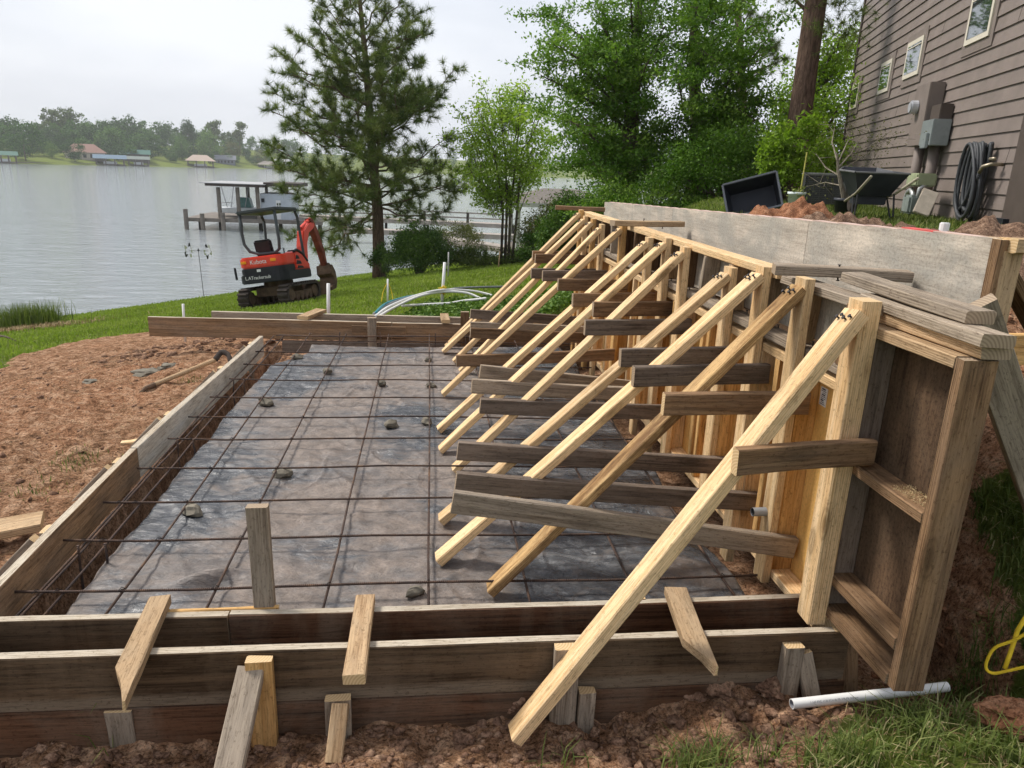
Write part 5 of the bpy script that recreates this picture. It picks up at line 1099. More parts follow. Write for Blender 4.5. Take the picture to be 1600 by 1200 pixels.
# a pine half hidden behind the elm
b0 = gz(onr(1165, 290, 27)); q = lambda x, y: onr(x, y, 27); PT3 = empty('pine_tree', b0, 'thin pine showing brownish tufts right of the elm crown', 'pine tree'); mb = MB(); mb.tube([b0, q(1160, 150), q(1150, -40)], [.2, .15, .1], 8); tf = []
for x, y in ((1185, 45), (1200, 60), (1170, 20), (1205, 85), (1190, 110), (1215, 75), (1180, 80), (1195, 30), (1210, 100), (1160, -10), (1222, 95)):
    limb(mb, q(1157, y+25), q(x, y), .04, .01, rs); tf += [tuple(q(x+rs.normal()*8, y+rs.normal()*8)) for _ in range(6)]
mb.build('trunk', M['pinebark'], PT3); tf = np.array(tf); N_ = len(tf)*70; c = np.repeat(tf, 70, 0); dv = rs.normal(size=(N_, 3)); dv /= np.linalg.norm(dv, axis=1)[:, None]; sv = np.cross(dv, rs.normal(size=(N_, 3))); sv /= np.linalg.norm(sv, axis=1)[:, None]
npmesh('needles', np.stack([c-sv*.007, c+sv*.007, c+dv*.26], 1).reshape(-1, 3), np.arange(N_*3).reshape(-1, 3), M['needle'], rs.uniform(.2, .9, N_), PT3, b0)

# ------------------------------------------------------------------ grass and low plants
rs = np.random.default_rng(71)
def scatter(n, x0, x1, y0, y1, keep): 
    x = rs.uniform(x0, x1, n); y = rs.uniform(y0, y1, n); k = keep(x, y); return x[k], y[k]
def grass(name, x, y, h, wd, mt, shade, lab=None, lean=.6, cat='grass'):
    z = ZG(x, y)-.004; v, f = blades_np(np.stack([x, y, z], 1), h, wd, lean, rs)
    o = npmesh(name, v, f, mt, np.repeat(shade, 2)); tag(o, lab, cat, kind='stuff'); return o
# lawn down to the water
def lawn_ok(x, y):
    az = np.degrees(np.arctan2(x, y)); return (DM(x, y) < .3) & (az > -31) & (az < 22) & (H(x, y) > WATER+.05) & (rs.uniform(size=len(x)) < np.clip(14/np.hypot(x, y), .25, 1))
x, y = scatter(230000, -16, 8, 7.6, 40, lawn_ok); hh = .05+.012*np.hypot(x, y)/10
grass('lawn_grass', x, y, hh, .012+.0006*np.hypot(x, y), M['lawn'], np.clip(.45+.45*vnoise(x, y, .8, 77)+rs.normal(size=len(x))*.16, 0, 1), 'mown green grass on the slope down to the lake')
# yard grass by the house
def yok(x, y):
    p = (x-HP.x)*hn.x+(y-HP.y)*hn.y; return (p > .02) & (DM(x, y) < .5)
x, y = scatter(26000, 2.4, 9, 4.6, 15, yok); grass('yard_grass', x, y, .09, .012, M['grass'], np.clip(rs.normal(.5, .2, len(x)), 0, .9), 'green grass and weeds in the yard by the house')
# foreground grass on the right, with bare patches
def fok(x, y):
    d = vnoise(x, y, 3.2, 99); return (DM(x, y) < .45) & (d > -.24+.35*(x < 1.15))
x, y = scatter(13500, .3, 3.3, 1.0, 3.2, fok); sh_ = rs.normal(.48, .17, len(x)); sh_ = np.where(rs.uniform(size=len(x)) < .30, rs.uniform(.86, 1, len(x)), np.clip(sh_, 0, .85))
cl = .5+np.clip(vnoise(x, y, 6, 12)+.25, 0, 1); grass('foreground_grass', x, y, .075*cl+.015, .0055, M['grass'], sh_, 'rough tufted grass in the near right corner by the white pipe', 1.2)
tx, ty = [], []
for px_, py_, n_ in ((1420, 1130, 160), (1500, 1100, 150), (1330, 1190, 90), (1100, 1192, 120), (1075, 1195, 60), (1270, 1190, 60), (1560, 1180, 110), (1540, 1060, 80), (1450, 1170, 80), (1385, 1115, 60), (150, 1170, 14), (880, 1195, 14), (1190, 1185, 30)):
    g = G(px_, py_); tx += list(g.x+rs.normal(size=n_)*.045); ty += list(g.y+rs.normal(size=n_)*.035)
tx, ty = np.array(tx), np.array(ty); grass('foreground_grass', tx, ty, .115, .0048, M['grass'], np.clip(rs.normal(.55, .15, len(tx)), 0, .85), 'taller grass clumps standing in the near right corner', 1.1)
x, y = scatter(6000, .6, 3.0, 1.2, 2.9, lambda x, y: DM(x, y) < .8); z = ZG(x, y)+.012; az = rs.uniform(0, 2*PI, len(x)); v, f = blades_np(np.stack([x, y, z], 1), .02, .0028, 5.0, rs, az); o = npmesh('dry_straw', v, f, M['straw'], np.repeat(rs.uniform(0, 1, len(x)), 2)); tag(o, 'dry straw strewn among the near right grass', 'straw', kind='stuff')
# bank grass on the right of the trench
x, y = scatter(9000, 2.25, 3.4, 1.7, 3.0, lambda x, y: DM(x, y) < .55); grass('bank_grass', x, y, .11, .006, M['grass'], np.clip(rs.normal(.42, .18, len(x)), 0, .9), 'grass hanging over the bank beside the dark trench', 1.2)
# sparse weeds, straw and roots on the left soil
x, y = scatter(15000, -7, -1.75, 2.4, 8.5, lambda x, y: (DM(x, y) > .5) & (vnoise(x, y, 1.5, 55) > -.2)); z = ZG(x, y)+.004; v, f = blades_np(np.stack([x, y, z], 1), .013, .003, 7.0, rs); o = npmesh('dry_straw', v, f, M['straw'], np.repeat(np.where(rs.uniform(size=len(x)) < .5, 0, rs.uniform(0, .8, len(x))), 2)); tag(o, 'dry straw and roots strewn over the left red soil', 'straw', kind='stuff')
wx, wy = [], []
for px_, py_ in ((135, 715), (60, 770), (300, 600), (110, 725)):
    g = G(px_, py_); wx += list(g.x+rs.normal(size=50)*.07); wy += list(g.y+rs.normal(size=50)*.07)
grass('weeds', np.array(wx), np.array(wy), .045, .005, M['grass'], np.clip(rs.normal(.4, .2, len(wx)), 0, .9), 'small green weeds sprouting on the left soil', .9)
# broad-leaved ground cover past the far form
x, y = scatter(16000, -.7, 2.6, 7.95, 10.4, lambda x, y: (DM(x, y) < .5) & (vnoise(x, y, 1.4, 88) > -.3) & (x > -.6+.25*(y-8)))
z = ZG(x, y)+rs.uniform(.01, .12, len(x)); v, f = leaves_np(np.stack([x, y, z], 1), .055, .75, rs, 0, .7); o = npmesh('ground_cover', v, f, M['bush'], np.clip(rs.normal(.75, .2, len(f)), 0, 1)); tag(o, 'broad-leaved green ground cover beyond the far form boards', 'ground cover', kind='stuff')
# reeds at the far left shore
g = G(40, 514, 15); x = g.x+rs.normal(size=2300)*.36; y = g.y+rs.normal(size=2300)*.4
z = np.maximum(ZG(x, y), WATER)-.02; v, f = blades_np(np.stack([x, y, z], 1), .66, .014, .6, rs); o = npmesh('reed_clump', v, f, M['grass'], np.repeat(np.clip(rs.normal(.4, .2, 2300), 0, .9), 2), None, (g.x, g.y, g.z)); tag(o, 'tall green reed clump on the lake edge at far left', 'reeds', kind='stuff')
x = g.x-.3+rs.normal(size=2600)*1.1; y = g.y-1.0+rs.normal(size=2600)*.35; z = ZG(x, y); v, f = blades_np(np.stack([x, y, z], 1), .16, .014, 1.8, rs); o = npmesh('dead_grass', v, f, M['straw'], np.repeat(rs.uniform(.1, .8, 2600), 2)); tag(o, 'dead yellow grass below the reed clump', 'grass', kind='stuff')

# ------------------------------------------------------------------ boathouse, docks and pavilion on the water
dock_w = plain('weathered_dock_timber', (.20, .175, .15), .85, 0, .35, 2, .3); dark_w = plain('dark_wet_pile', (.075, .066, .055), .85, 0, .4, 2, .3); pale_w = plain('pale_dock_plank', (.34, .30, .26), .85, 0, .3, 2, .2)
YD = 62.0
def bd(px, py, dy=0): return ony(px, py, YD+dy)
DK = empty('boat_dock', bd(350, 358), 'low timber boat dock on piles in front of the boathouse', 'dock')
A, B = bd(291, 342, -.3), bd(478, 351, -.5); zd = -3.05
fl = bd(292, 350); mb = MB(); x0, x1 = bd(291, 350).x, bd(505, 350).x
mb.box(((x0+x1)/2, YD+3.4, zd), (x1-x0, 7.2, .10)); mb.build('deck', dock_w, DK)
mb = MB(); mb.box(((x0+x1)/2, YD-.22, zd-.08), (x1-x0, .06, .28)); mb.build('fascia', dock_w, DK)
for px, top in ((292, 326), (318, 333), (350, 332)):
    p = bd(px, top); mb = MB(); mb.tube([(p.x, YD-.42, WATER-1), (p.x, YD-.42, p.z)], .17, 9); mb.build('pile', dock_w, DK)
for k in range(7):
    xx = x0+.8+(x1-x0-1.2)*k/6
    mb = MB(); mb.tube([(xx, YD+1, WATER-1), (xx, YD+1, zd)], .16, 8); mb.build('pile', dark_w, DK)
BH = empty('boathouse', (bd(430, 350).x, YD+2.5, zd), 'pale blue boathouse shed with white door and flat dark roof', 'boathouse')
xl, xr, zt = bd(406, 300, .6).x, bd(455, 300, .6).x, bd(430, 303, .6).z; blue = plain('pale_blue_boards', (.46, .50, .55), .7, 0, .12, 2, .1); rf = plain('dark_brown_roof_edge', (.065, .05, .045), .7, 0, .2)
mb = MB(); mb.box(((xl+xr)/2, YD+2.2, (zt+zd)/2), (xr-xl, 3.2, zt-zd)); mb.build('wall', blue, BH)
a, b = bd(431, 313, .6), bd(440, 349, .6); mb = MB(); mb.box(((a.x+b.x)/2, YD+.57, (a.z+zd)/2+.03), (b.x-a.x, .06, a.z-zd-.06)); d_ = mb.build('door', plain('white_door', (.72, .72, .72), .5, 0, .05), BH)
mb = MB()
for i in range(3):
    for j in range(2): mb.box((a.x+.13+.18*j, YD+.53, a.z-.3-.25*i), (.13, .02, .19))
mb.build('pane', M['glass'], d_)
a = bd(411, 313, .6); mb = MB(); mb.box((a.x, YD+.55, a.z), (.22, .1, .3)); mb.build('lantern', blk, BH)
a, b = bd(411, 285, .2), bd(468, 293, .2); mb = MB(); mb.box(((a.x+b.x)/2, YD+2.3, (a.z+b.z)/2), (b.x-a.x, 4.2, a.z-b.z)); mb.build('roof', rf, BH)
for px in (416, 448):
    a = bd(px, 292, .8); mb = MB(); mb.box((a.x, YD+.8, (a.z+zt)/2-.1), (.2, .2, a.z-zt+.3)); mb.build('post', dark_w, BH)
BR = empty('boat_shelter', (bd(365, 350).x, YD+2.5, zd), 'flat grey-roofed boat shelter on tall posts beside the shed', 'boat shelter')
a, b = bd(322, 286), bd(413, 293); mb = MB(); mb.box(((a.x+b.x)/2, YD+2.6, (a.z+b.z)/2), (b.x-a.x, 6.0, a.z-b.z)); mb.build('roof', rf, BR); mb = MB(); mb.box(((a.x+b.x)/2-.15, YD+2.7, a.z+.03), (b.x-a.x+.5, 6.3, .05)); mb.build('roof_sheet', plain('pale_metal_roof', (.36, .36, .36), .6, .2, .2), BR)
for px, dy in ((341, .3), (371, .3), (387, 4.5), (402, .4)):
    a = bd(px, 293, dy); mb = MB(); mb.tube([(a.x, YD+dy, zd), (a.x-.02, YD+dy, a.z+.02)], .16, 8); mb.build('post', dock_w, BR)
p = bd(380, 345, 3.2); BT = empty('motor_boat', (p.x, YD+3.2, zd), 'small white motor boat with teal console under the shelter', 'boat'); fr = ((p.x-1.9, YD+3.0, zd), (1, 0, 0), (0, 0, 1), (0, 1, 0))
whb = plain('white_gelcoat', (.7, .73, .74), .35, 0, .06); mb = MB(); mb.prism([(0, .75), (.3, .35), (3.4, .3), (3.5, .8)], -.8, .8, fr); mb.build('hull', whb, BT, bevel=.05)
mb = MB(); mb.prism([(1.6, .8), (2.8, .8), (2.6, 1.6), (1.75, 1.6)], -.5, .5, fr); mb.build('console', plain('teal_console', (.12, .27, .25), .4), BT, bevel=.05)
mb = MB(); mb.prism([(.4, 2.5), (2.9, 2.6), (2.9, 2.68), (.4, 2.58)], -.8, .8, fr); mb.build('bimini', plain('dark_canvas', (.10, .11, .12), .8), BT)
mb = MB()
for xx, x2 in ((.5, .9), (2.7, 2.3), (1.5, 1.2)): mb.tube([(p.x-1.9+xx, YD+2.4, zd+2.5), (p.x-1.9+x2, YD+2.4, zd+.8)], .03, 6)
mb.tube([(p.x-1.9+.05, YD+2.5, zd+.75), (p.x-1.9+.1, YD+2.5, zd+1.15), (p.x-1.9+1.4, YD+2.5, zd+1.15)], .025, 6); mb.build('rails', plain('steel_rail', (.5, .5, .52), .3, .6), BT)
# walkways
def walkway(a, b, z, wd, lab, rail=0, step=3.2):
    pa, pb = onz(*a, z), onz(*b, z); d = (pb-pa); L_ = d.length; d.normalize(); s = Vector((-d.y, d.x, 0))
    W_ = empty('walkway', (pa+pb)/2, lab, 'walkway', 'timber walkways over the water'); mb = MB(); mb.bar(pa, pb, wd, .2, 0, s); mb.bar(pa-s*wd*.5+Vector((0, 0, -.12)), pb-s*wd*.5+Vector((0, 0, -.12)), .22, .08); mb.build('deck', pale_w, W_); n = int(L_/step)
    for k in range(n+1):
        q = pa+d*(L_*k/max(1, n))
        for sg in (-1, 1):
            r = q+s*(wd*.42*sg); mb = MB(); mb.tube([(r.x, r.y, WATER-1), (r.x, r.y, z+(rail+.05 if rail and sg < 0 else -.03))], .12, 7); mb.build('pile', dark_w, W_)
    if rail:
        for h in (rail, rail*.55):
            mb = MB(); mb.bar(pa-s*wd*.44+Vector((0, 0, h)), pb-s*wd*.44+Vector((0, 0, h)), .12, .06); mb.build('rail', pale_w, W_)
walkway((470, 337), (800, 352), -3.0, 1.6, 'farthest timber walkway with a rail behind the pine trunk', .9)
walkway((540, 358), (805, 369), -3.0, 1.3, 'middle timber walkway on piles crossing behind the round shrub')
walkway((690, 372), (815, 391), -2.9, 1.2, 'nearest short walkway leading to the pavilion')
b0 = onr(835, 392, 40); PV = empty('pavilion', b0, 'open hip-roofed pavilion with white baluster railing by the shore', 'pavilion'); zt = onr(835, 318, 40).z; whp = plain('grey_white_paint', (.48, .48, .46), .7, 0, .15)
mb = MB(); mb.box((b0.x+1.6, b0.y+2, b0.z), (5.4, 4.4, .16)); mb.build('deck', dock_w, PV)
for dx in (-.95, 4.1):
    for dy in (-.1, 4.0):
        mb = MB(); mb.box((b0.x+dx, b0.y+dy, (b0.z+zt)/2), (.2, .2, zt-b0.z)); mb.build('post', whp, PV); mb = MB(); mb.tube([(b0.x+dx, b0.y+dy, WATER-2), (b0.x+dx, b0.y+dy, b0.z)], .15, 8); mb.build('pile', dark_w, PV)
mb = MB(); mb.add([(b0.x-1.7, b0.y-.8, zt), (b0.x+4.9, b0.y-.8, zt), (b0.x+4.9, b0.y+4.8, zt), (b0.x-1.7, b0.y+4.8, zt), (b0.x+.6, b0.y+2, zt+.75), (b0.x+2.6, b0.y+2, zt+.75)], [(0, 1, 5, 4), (1, 2, 5), (2, 3, 4, 5), (3, 0, 4), (3, 2, 1, 0)]); mb.build('roof', plain('grey_shingle_roof', (.17, .15, .13), .9, 0, .3), PV)
mb = MB(); mb.box((b0.x+1.6, b0.y-.75, zt-.05), (6.6, .08, .22)); mb.build('fascia', whp, PV)
mb = MB(); mb.box((b0.x+1.6, b0.y-.15, b0.z+.85), (5.2, .1, .07)); mb.box((b0.x+1.6, b0.y-.15, b0.z+.15), (5.2, .08, .06)); mb.build('rail', whp, PV)
for k in range(26): mb = MB(); mb.box((b0.x-.9+k*.195, b0.y-.15, b0.z+.5), (.05, .05, .7)); mb.build('baluster', whp, PV)

# ------------------------------------------------------------------ far shore: houses, boathouses, trees
rs = np.random.default_rng(81)
def shore(px, back=0):
    d = ray(px, 250); d = d/math.hypot(d.x, d.y); r = 250.0
    while r < 900:
        p = CAM+d*r
        if p.y > np.interp(p.x, [-600, -174, -89, 60, 300, 900], [150, 333, 492, 585, 640, 700])+2: break
        r += 1
    p = CAM+d*(r+back); return Vector((p.x, p.y, Hs(p.x, p.y))), r+back
def mpx(px, back=0): return shore(px, back)[1]/FPX
def hut(px, back, w_px, wall_px, roof_px, wallc, roofc, lab, cat, open_=False, hip=False, name='lake_house'):
    p, r = shore(px, back); k = r/FPX; az = math.atan2(p.x, p.y); X = Vector((math.cos(az), -math.sin(az), 0)); Y = Vector((math.sin(az), math.cos(az), 0)); Zv = Vector((0, 0, 1))
    w_, h, rh = w_px*k/2, wall_px*k, roof_px*k; dp = w_*.8; p.z = max(p.z, WATER+.3)
    O = empty(name, p, lab, cat, 'far shore buildings'); P = lambda a, b, c: p+X*a+Y*b+Zv*c
    wm = plain('far_wall', wallc, .8, 0, .1); rm = plain('far_roof', roofc, .7, 0, .12)
    if open_:
        for a in (-.9, -.3, .3, .9):
            for b in (0, 2*dp): mb = MB(); mb.tube([P(a*w_, b, -1.5), P(a*w_, b, h)], .28, 6); mb.build('post', plain('far_post', (.12, .10, .09), .8), O)
        mb = MB(); mb.bar(P(-w_, dp, .1), P(w_, dp, .1), .3, 2*dp, 0, (0, 0, 1)); mb.build('deck', plain('far_deck', (.16, .14, .12), .8), O)
        mb = MB(); mb.box(P(0, dp*.7, 1.0), (w_*.9, 2.2, 1.1), 0, Matrix.Rotation(-az, 3, 'Z')); mb.build('moored_hull', whb, O)
    else:
        mb = MB(); mb.prism([(-w_, 0), (w_, 0), (w_, 2*dp), (-w_, 2*dp)], -1, h, (p, X, Y, Zv)); mb.build('wall', wm, O)
        for a in (-.75, -.45, -.1, .25, .6): mb = MB(); mb.prism([(a*w_, h*.3), (a*w_+.16*w_, h*.3), (a*w_+.16*w_, h*.8), (a*w_, h*.8)], -.12, 0, (p, X, Zv, Y)); mb.build('window', blk, O)
    e = 1.12; i_ = .45 if hip else .999
    mb = MB(); mb.add([P(-w_*e, -.1*dp, h), P(w_*e, -.1*dp, h), P(w_*e, 2.1*dp, h), P(-w_*e, 2.1*dp, h), P(-w_*e*i_, dp, h+rh), P(w_*e*i_, dp, h+rh)], [(0, 1, 5, 4), (1, 2, 5), (2, 3, 4, 5), (3, 0, 4), (3, 2, 1, 0)]); mb.build('roof', rm, O)
hut(8, -6, 26, 9, 5, (.3, .3, .3), (.05, .13, .10), 'green-roofed boathouse at the far left edge of the far shore', 'boathouse', True, False, 'lake_boathouse')
hut(134, 12, 46, 9, 11, (.50, .43, .36), (.22, .115, .085), 'cream house with reddish roof on the far shore lawn', 'house', False, True)
hut(172, -6, 36, 8, 5, (.3, .3, .3), (.10, .16, .22), 'blue-roofed boathouse on the far shore', 'boathouse', True, False, 'lake_boathouse')
hut(212, 10, 34, 10, 6, (.10, .09, .08), (.03, .11, .085), 'dark house with bright green roof on the far shore', 'house')
hut(216, -6, 26, 8, 4, (.3, .3, .3), (.15, .18, .16), 'small grey-green roofed boathouse beside the blue-roofed one', 'boathouse', True, False, 'lake_boathouse')
hut(313, -5, 36, 8, 8, (.3, .3, .3), (.40, .31, .25), 'pale hip-roofed boathouse standing alone on the far shore', 'boathouse', True, True, 'lake_boathouse')
hut(352, 12, 26, 6, 6, (.16, .17, .2), (.14, .15, .17), 'small dark blue house under a far shore tree', 'house')
hut(420, -4, 30, 5, 5, (.3, .3, .3), (.24, .21, .18), 'low brown-roofed boathouse near the pine on the far shore', 'boathouse', True, True, 'lake_boathouse')
hut(444, 14, 24, 6, 3, (.6, .6, .6), (.62, .62, .62), 'low white building at the right end of the far shore', 'building')
mb = MB()
for i in range(24):
    a, b = shore(-30+i*22, .5)[0], shore(-30+(i+1)*22, .5)[0]; a.z = b.z = WATER+.25; mb.bar(a, b, .9, .3)
tag(mb.build('bulkhead', plain('far_bulkhead', (.20, .17, .14), .9), None, shore(200)[0]), 'low timber bulkhead along the far shore', 'bulkhead')
def crown_pts(rs, n, kind):
    if kind == 'pine':
        k = 26; c = np.stack([rs.normal(size=k)*.26, rs.normal(size=k)*.26, rs.uniform(.45, 1, k)], 1); pk = rs.integers(0, k, n); return c[pk]+rs.normal(size=(n, 3))*[.09, .09, .035]
    k = 46; u = rs.normal(size=(k, 3)); u /= np.linalg.norm(u, axis=1)[:, None]; u *= rs.uniform(.55, 1, (k, 1)); c = np.stack([u[:, 0]*.38, u[:, 1]*.38, .52+u[:, 2]*.46], 1)
    pk = rs.integers(0, k, n); return c[pk]+rs.normal(size=(n, 3))*[.07, .07, .055]
def far_tree(px, back, top_y, wf, kind, lab, mt, shade):
    p, r = shore(px, back); h = onr(px, top_y, r).z-p.z; T = empty('tree', p, lab, 'tree', 'trees on the far shore'); n = 2600
    c = crown_pts(rs, n, kind)*np.array([h*wf, h*wf, h])+np.array(p); v, f = leaves_np(c, .045*h, .8, rs); npmesh('crown', v, f, mt, np.clip(rs.normal(shade, .18, n), 0, 1), T, p)
    mb = MB(); mb.tube([p-Vector((0, 0, 1)), p+Vector((0, 0, h*.75))], [h*.018, h*.008], 6); mb.build('trunk', M['twig'], T)
far_tree(40, 6, 190, 1.1, 'r', 'broad dark green tree at the far left of the far shore', M['forest'], .3)
far_tree(82, 16, 221, 1.1, 'r', 'small round light tree on the far shore lawn left of the red-roofed house', M['forest'], .75)
far_tree(117, 6, 218, 1.1, 'r', 'dark tree standing in front of the red-roofed house', M['forest'], .15)
far_tree(90, 90, 173, .5, 'pine', 'left one of two tall dark conifers above the far tree line', M['needle'], .2)
far_tree(118, 90, 171, .6, 'pine', 'right one of two tall dark conifers above the far tree line', M['needle'], .2)
far_tree(172, 34, 192, 1.0, 'r', 'bright green rounded tree behind the blue-roofed boathouse', M['forest'], .7)
far_tree(285, 30, 214, 1.1, 'r', 'wide bright green tree left of the pale boathouse', M['forest'], .65)
far_tree(297, 75, 187, .6, 'r', 'tall dark conifer rising behind the pale boathouse', M['forest'], .1)
far_tree(338, 70, 189, .5, 'pine', 'thin-topped pine on the skyline right of the pale boathouse', M['needle'], .3)
far_tree(376, 70, 194, .5, 'pine', 'open-crowned pine on the skyline nearest the big pine', M['needle'], .3)
far_tree(330, 30, 202, 1.0, 'r', 'yellow-green tree behind the pale boathouse', M['forest'], .85)
far_tree(362, 30, 218, 1.2, 'r', 'brownish flowering tree over the small blue house', M['olive'], .6)
far_tree(405, 12, 233, 1.4, 'r', 'low spreading brownish tree near the far water edge', M['olive'], .5)
# the wood behind: reads as one mass
sk = ([-60, 0, 50, 80, 110, 150, 210, 235, 265, 300, 340, 375, 400, 440, 480, 600, 760, 900, 1000], [186, 184, 184, 189, 180, 182, 180, 188, 192, 198, 203, 208, 212, 214, 218, 226, 232, 240, 240])
V_, F_, Sd = [], [], []; off = 0; px = -70.0
while px < 960:
    for back, lift in ((13, 44), (26, 33), (50, 20), (78, 8), (112, 0)):
        if back == 13 and (45 < px < 170 or rs.uniform() < .35): continue
        p, r = shore(px+rs.normal()*6, back); h = max(5, onr(px, np.interp(px, *sk)+lift+rs.uniform(-3, 6), r).z-p.z); n = 900 if px < 470 else 260
        c = crown_pts(rs, n, 'r')*np.array([h*rs.uniform(.8, 1.2), h*rs.uniform(.8, 1.1), h*.97])+np.array(p); v, f = leaves_np(c, .075*h, .8, rs); V_.append(v); F_.append(f+off); off += len(v); Sd.append(np.clip(rs.normal(rs.choice([.15, .35, .55]), .15, n), 0, 1))
    px += 15 if px < 470 else 26
tag(npmesh('far_wood', np.concatenate(V_), np.concatenate(F_), M['forest'], np.concatenate(Sd)), 'dense mixed green wood along the far shore of the lake', 'wood', kind='stuff')

# ------------------------------------------------------------------ site odds and ends
pvc = plain('white_pvc_pipe', (.74, .73, .70), .4, 0, .06, 5, .05); ink = plain('grey_print', (.22, .22, .24), .7)
a = onz(1237, 1100, -.105); b = onz(1480, 1073, -.075); a.z = -.105; b.z = -.075
PP = empty('pvc_pipe', (a+b)/2, 'long white printed plastic pipe lying on the soil by the brown panel', 'pipe'); rr = .0175; ax = (b-a).normalized()
mb = MB(); mb.tube([a, b], rr, 18, cap=False); mb.tube([a+ax*.001, b], rr*.84, 18, 1, cap=False); n_ = 18
vs = []; u1 = ax.orthogonal().normalized(); u2 = ax.cross(u1)
for q in (rr, rr*.84): vs += [a+(u1*math.cos(2*PI*k/n_)+u2*math.sin(2*PI*k/n_))*q for k in range(n_)]
mb.add(vs, [(k, (k+1) % n_, n_+(k+1) % n_, n_+k) for k in range(n_)]); mb.build('tube', [pvc, ink], PP, smooth=True)
vd = ((CAM-a)-ax*(CAM-a).dot(ax)).normalized(); upv = vd.cross(ax)
for body, t, sz in (('1 1/4" PVC 1120 SCH 40 PR 370 PSI NSF-pw', .15, .0098), ('ASTM D1785', .45, .0098)):
    c_ = a+ax*t+vd*(rr+.0004)-upv*.002; X, Y, Z = ax, upv, vd
    textmesh(body, sz, ink, 'lettering', PP, Matrix(((X.x, Y.x, Z.x, c_.x), (X.y, Y.y, Z.y, c_.y), (X.z, Y.z, Z.z, c_.z), (0, 0, 0, 1))), .0001)
# yellow rope on the right
yel = plain('yellow_rope', (.72, .50, .03), .6, 0, .15, 40, .3)
rp2 = [(1610, 985), (1585, 1000), (1555, 1012), (1543, 1030), (1541, 1045), (1552, 1052), (1575, 1048), (1610, 1040)]; pts = [onr(*q, 2.55) for q in rp2]
def smooth(P, n=5):
    o = []
    for i in range(len(P)-1):
        p0, p1, p2, p3 = P[max(i-1, 0)], P[i], P[i+1], P[min(i+2, len(P)-1)]
        for k in range(n):
            t = k/n; o.append(.5*((2*p1)+(p2-p0)*t+(2*p0-5*p1+4*p2-p3)*t*t+(3*p1-p0-3*p2+p3)*t**3))
    return o+[P[-1]]
RP = empty('rope', pts[4], 'yellow twisted rope loop lying on the grass at the right edge', 'rope')
mb = MB(); sp = smooth(pts, 14)
for ph in (0, 2.1, 4.2):
    tw_ = []
    for i, p in enumerate(sp):
        t = (sp[min(i+1, len(sp)-1)]-sp[max(i-1, 0)]).normalized(); u = t.orthogonal().normalized(); w_ = t.cross(u); g_ = i*.9+ph; tw_.append(p+(u*math.cos(g_)+w_*math.sin(g_))*.0024)
    mb.tube(tw_, .003, 6)
mb.build('strands', yel, RP, smooth=True)
mb = MB(); mb.tube([onr(1612, 950, 2.6), onr(1590, 985, 2.6), onr(1578, 1022, 2.58), onr(1570, 1045, 2.56)], .007, 7); mb.build('tail', yel, RP, smooth=True)
# red clay lump
g = G(1575, 1140); o = rockmesh('clay_lump', .075, 9, M['redclod'], 4, .42, None, (g.x+.02, g.y, g.z+.045), (1.5, .75, .72), -.3); tag(o, 'large red clay lump on the grass at the right edge', 'clay lump')
# soil clods in front of the form: bigger ones as things, crumbs as stuff
for i, (p, s, lab) in enumerate([((800, 1098), .055, 'big brown soil clod left of the near brace'), ((760, 1112), .03, 'smaller soil clod beside the big clod at the near brace'), ((1120, 1070), .06, 'dark grassy soil lump under the pointed spreader tip'), ((1085, 1095), .045, 'rounded soil clod before the dark grassy lump'), ((1025, 1085), .03, 'small round clod right of the near brace'), ((1205, 1085), .05, 'flat soil lump beside the right short stake'), ((715, 1125), .028, 'small pale clod in the soil below the front form'), ((930, 1150), .016, 'reddish pebble-like clod near the brace foot')]):
    g = G(*p); o = rockmesh('soil_clod', s, i+20, M['clod'], 4, .5, None, (g.x, g.y+.01, g.z+s*.35), (1.1, .9, .8), i); tag(o, lab, 'soil clod', 'clods in front of the form')
rs = np.random.default_rng(91)
def crumbs(name, n, x0, x1, y0, y1, smin, smax, mt, lab, keep=None):
    bm = bmesh.new(); bmesh.ops.create_icosphere(bm, subdivisions=1, radius=1); bv = np.array([tuple(v.co) for v in bm.verts]); bf = np.array([[v.index for v in f.verts] for f in bm.faces]); bm.free()
    x = rs.uniform(x0, x1, n); y = rs.uniform(y0, y1, n); k = DM(x, y) > .6
    if keep is not None: k &= keep(x, y)
    x, y = x[k], y[k]; n = len(x); s = smin+(smax-smin)*rs.uniform(0, 1, n)**7; z = ZG(x, y)+s*.05
    P = bv[None]*(1+rs.normal(size=(n, len(bv), 1))*.3)*s[:, None, None]*rs.uniform(.5, 1.4, (n, 1, 3))*np.array([1.2, 1.1, .7])+np.stack([x, y, z], 1)[:, None]
    F = (bf[None]+(np.arange(n)*len(bv))[:, None, None]).reshape(-1, 3); tag(npmesh(name, P.reshape(-1, 3), F, mt), lab, 'soil', kind='stuff')
crumbs('soil_crumbs', 9000, -2.6, 2.0, 1.55, 2.17, .002, .026, M['clod'], 'loose soil crumbs strewn in front of the front form')
crumbs('soil_crumbs', 4200, -7, -1.7, 2.4, 8.6, .003, .024, M['clod'], 'loose soil crumbs and clods on the left bare ground', lambda x, y: (vnoise(x, y, 1.0, 61) > -.1))
crumbs('soil_crumbs', 1500, -1.6, -1.25, 2.5, 7.4, .006, .04, M['clod'], 'crumbled soil along the left trench under the bars')
crumbs('soil_crumbs', 2500, 1.9, 3.3, 2.0, 4.6, .003, .03, M['redclod'], 'red clay crumbs on the cut bank right of the wall')
crumbs('soil_crumbs', 1600, -3.5, 1.2, 7.6, 8.6, .006, .05, M['clod'], 'crumbled soil along the outside of the far form')
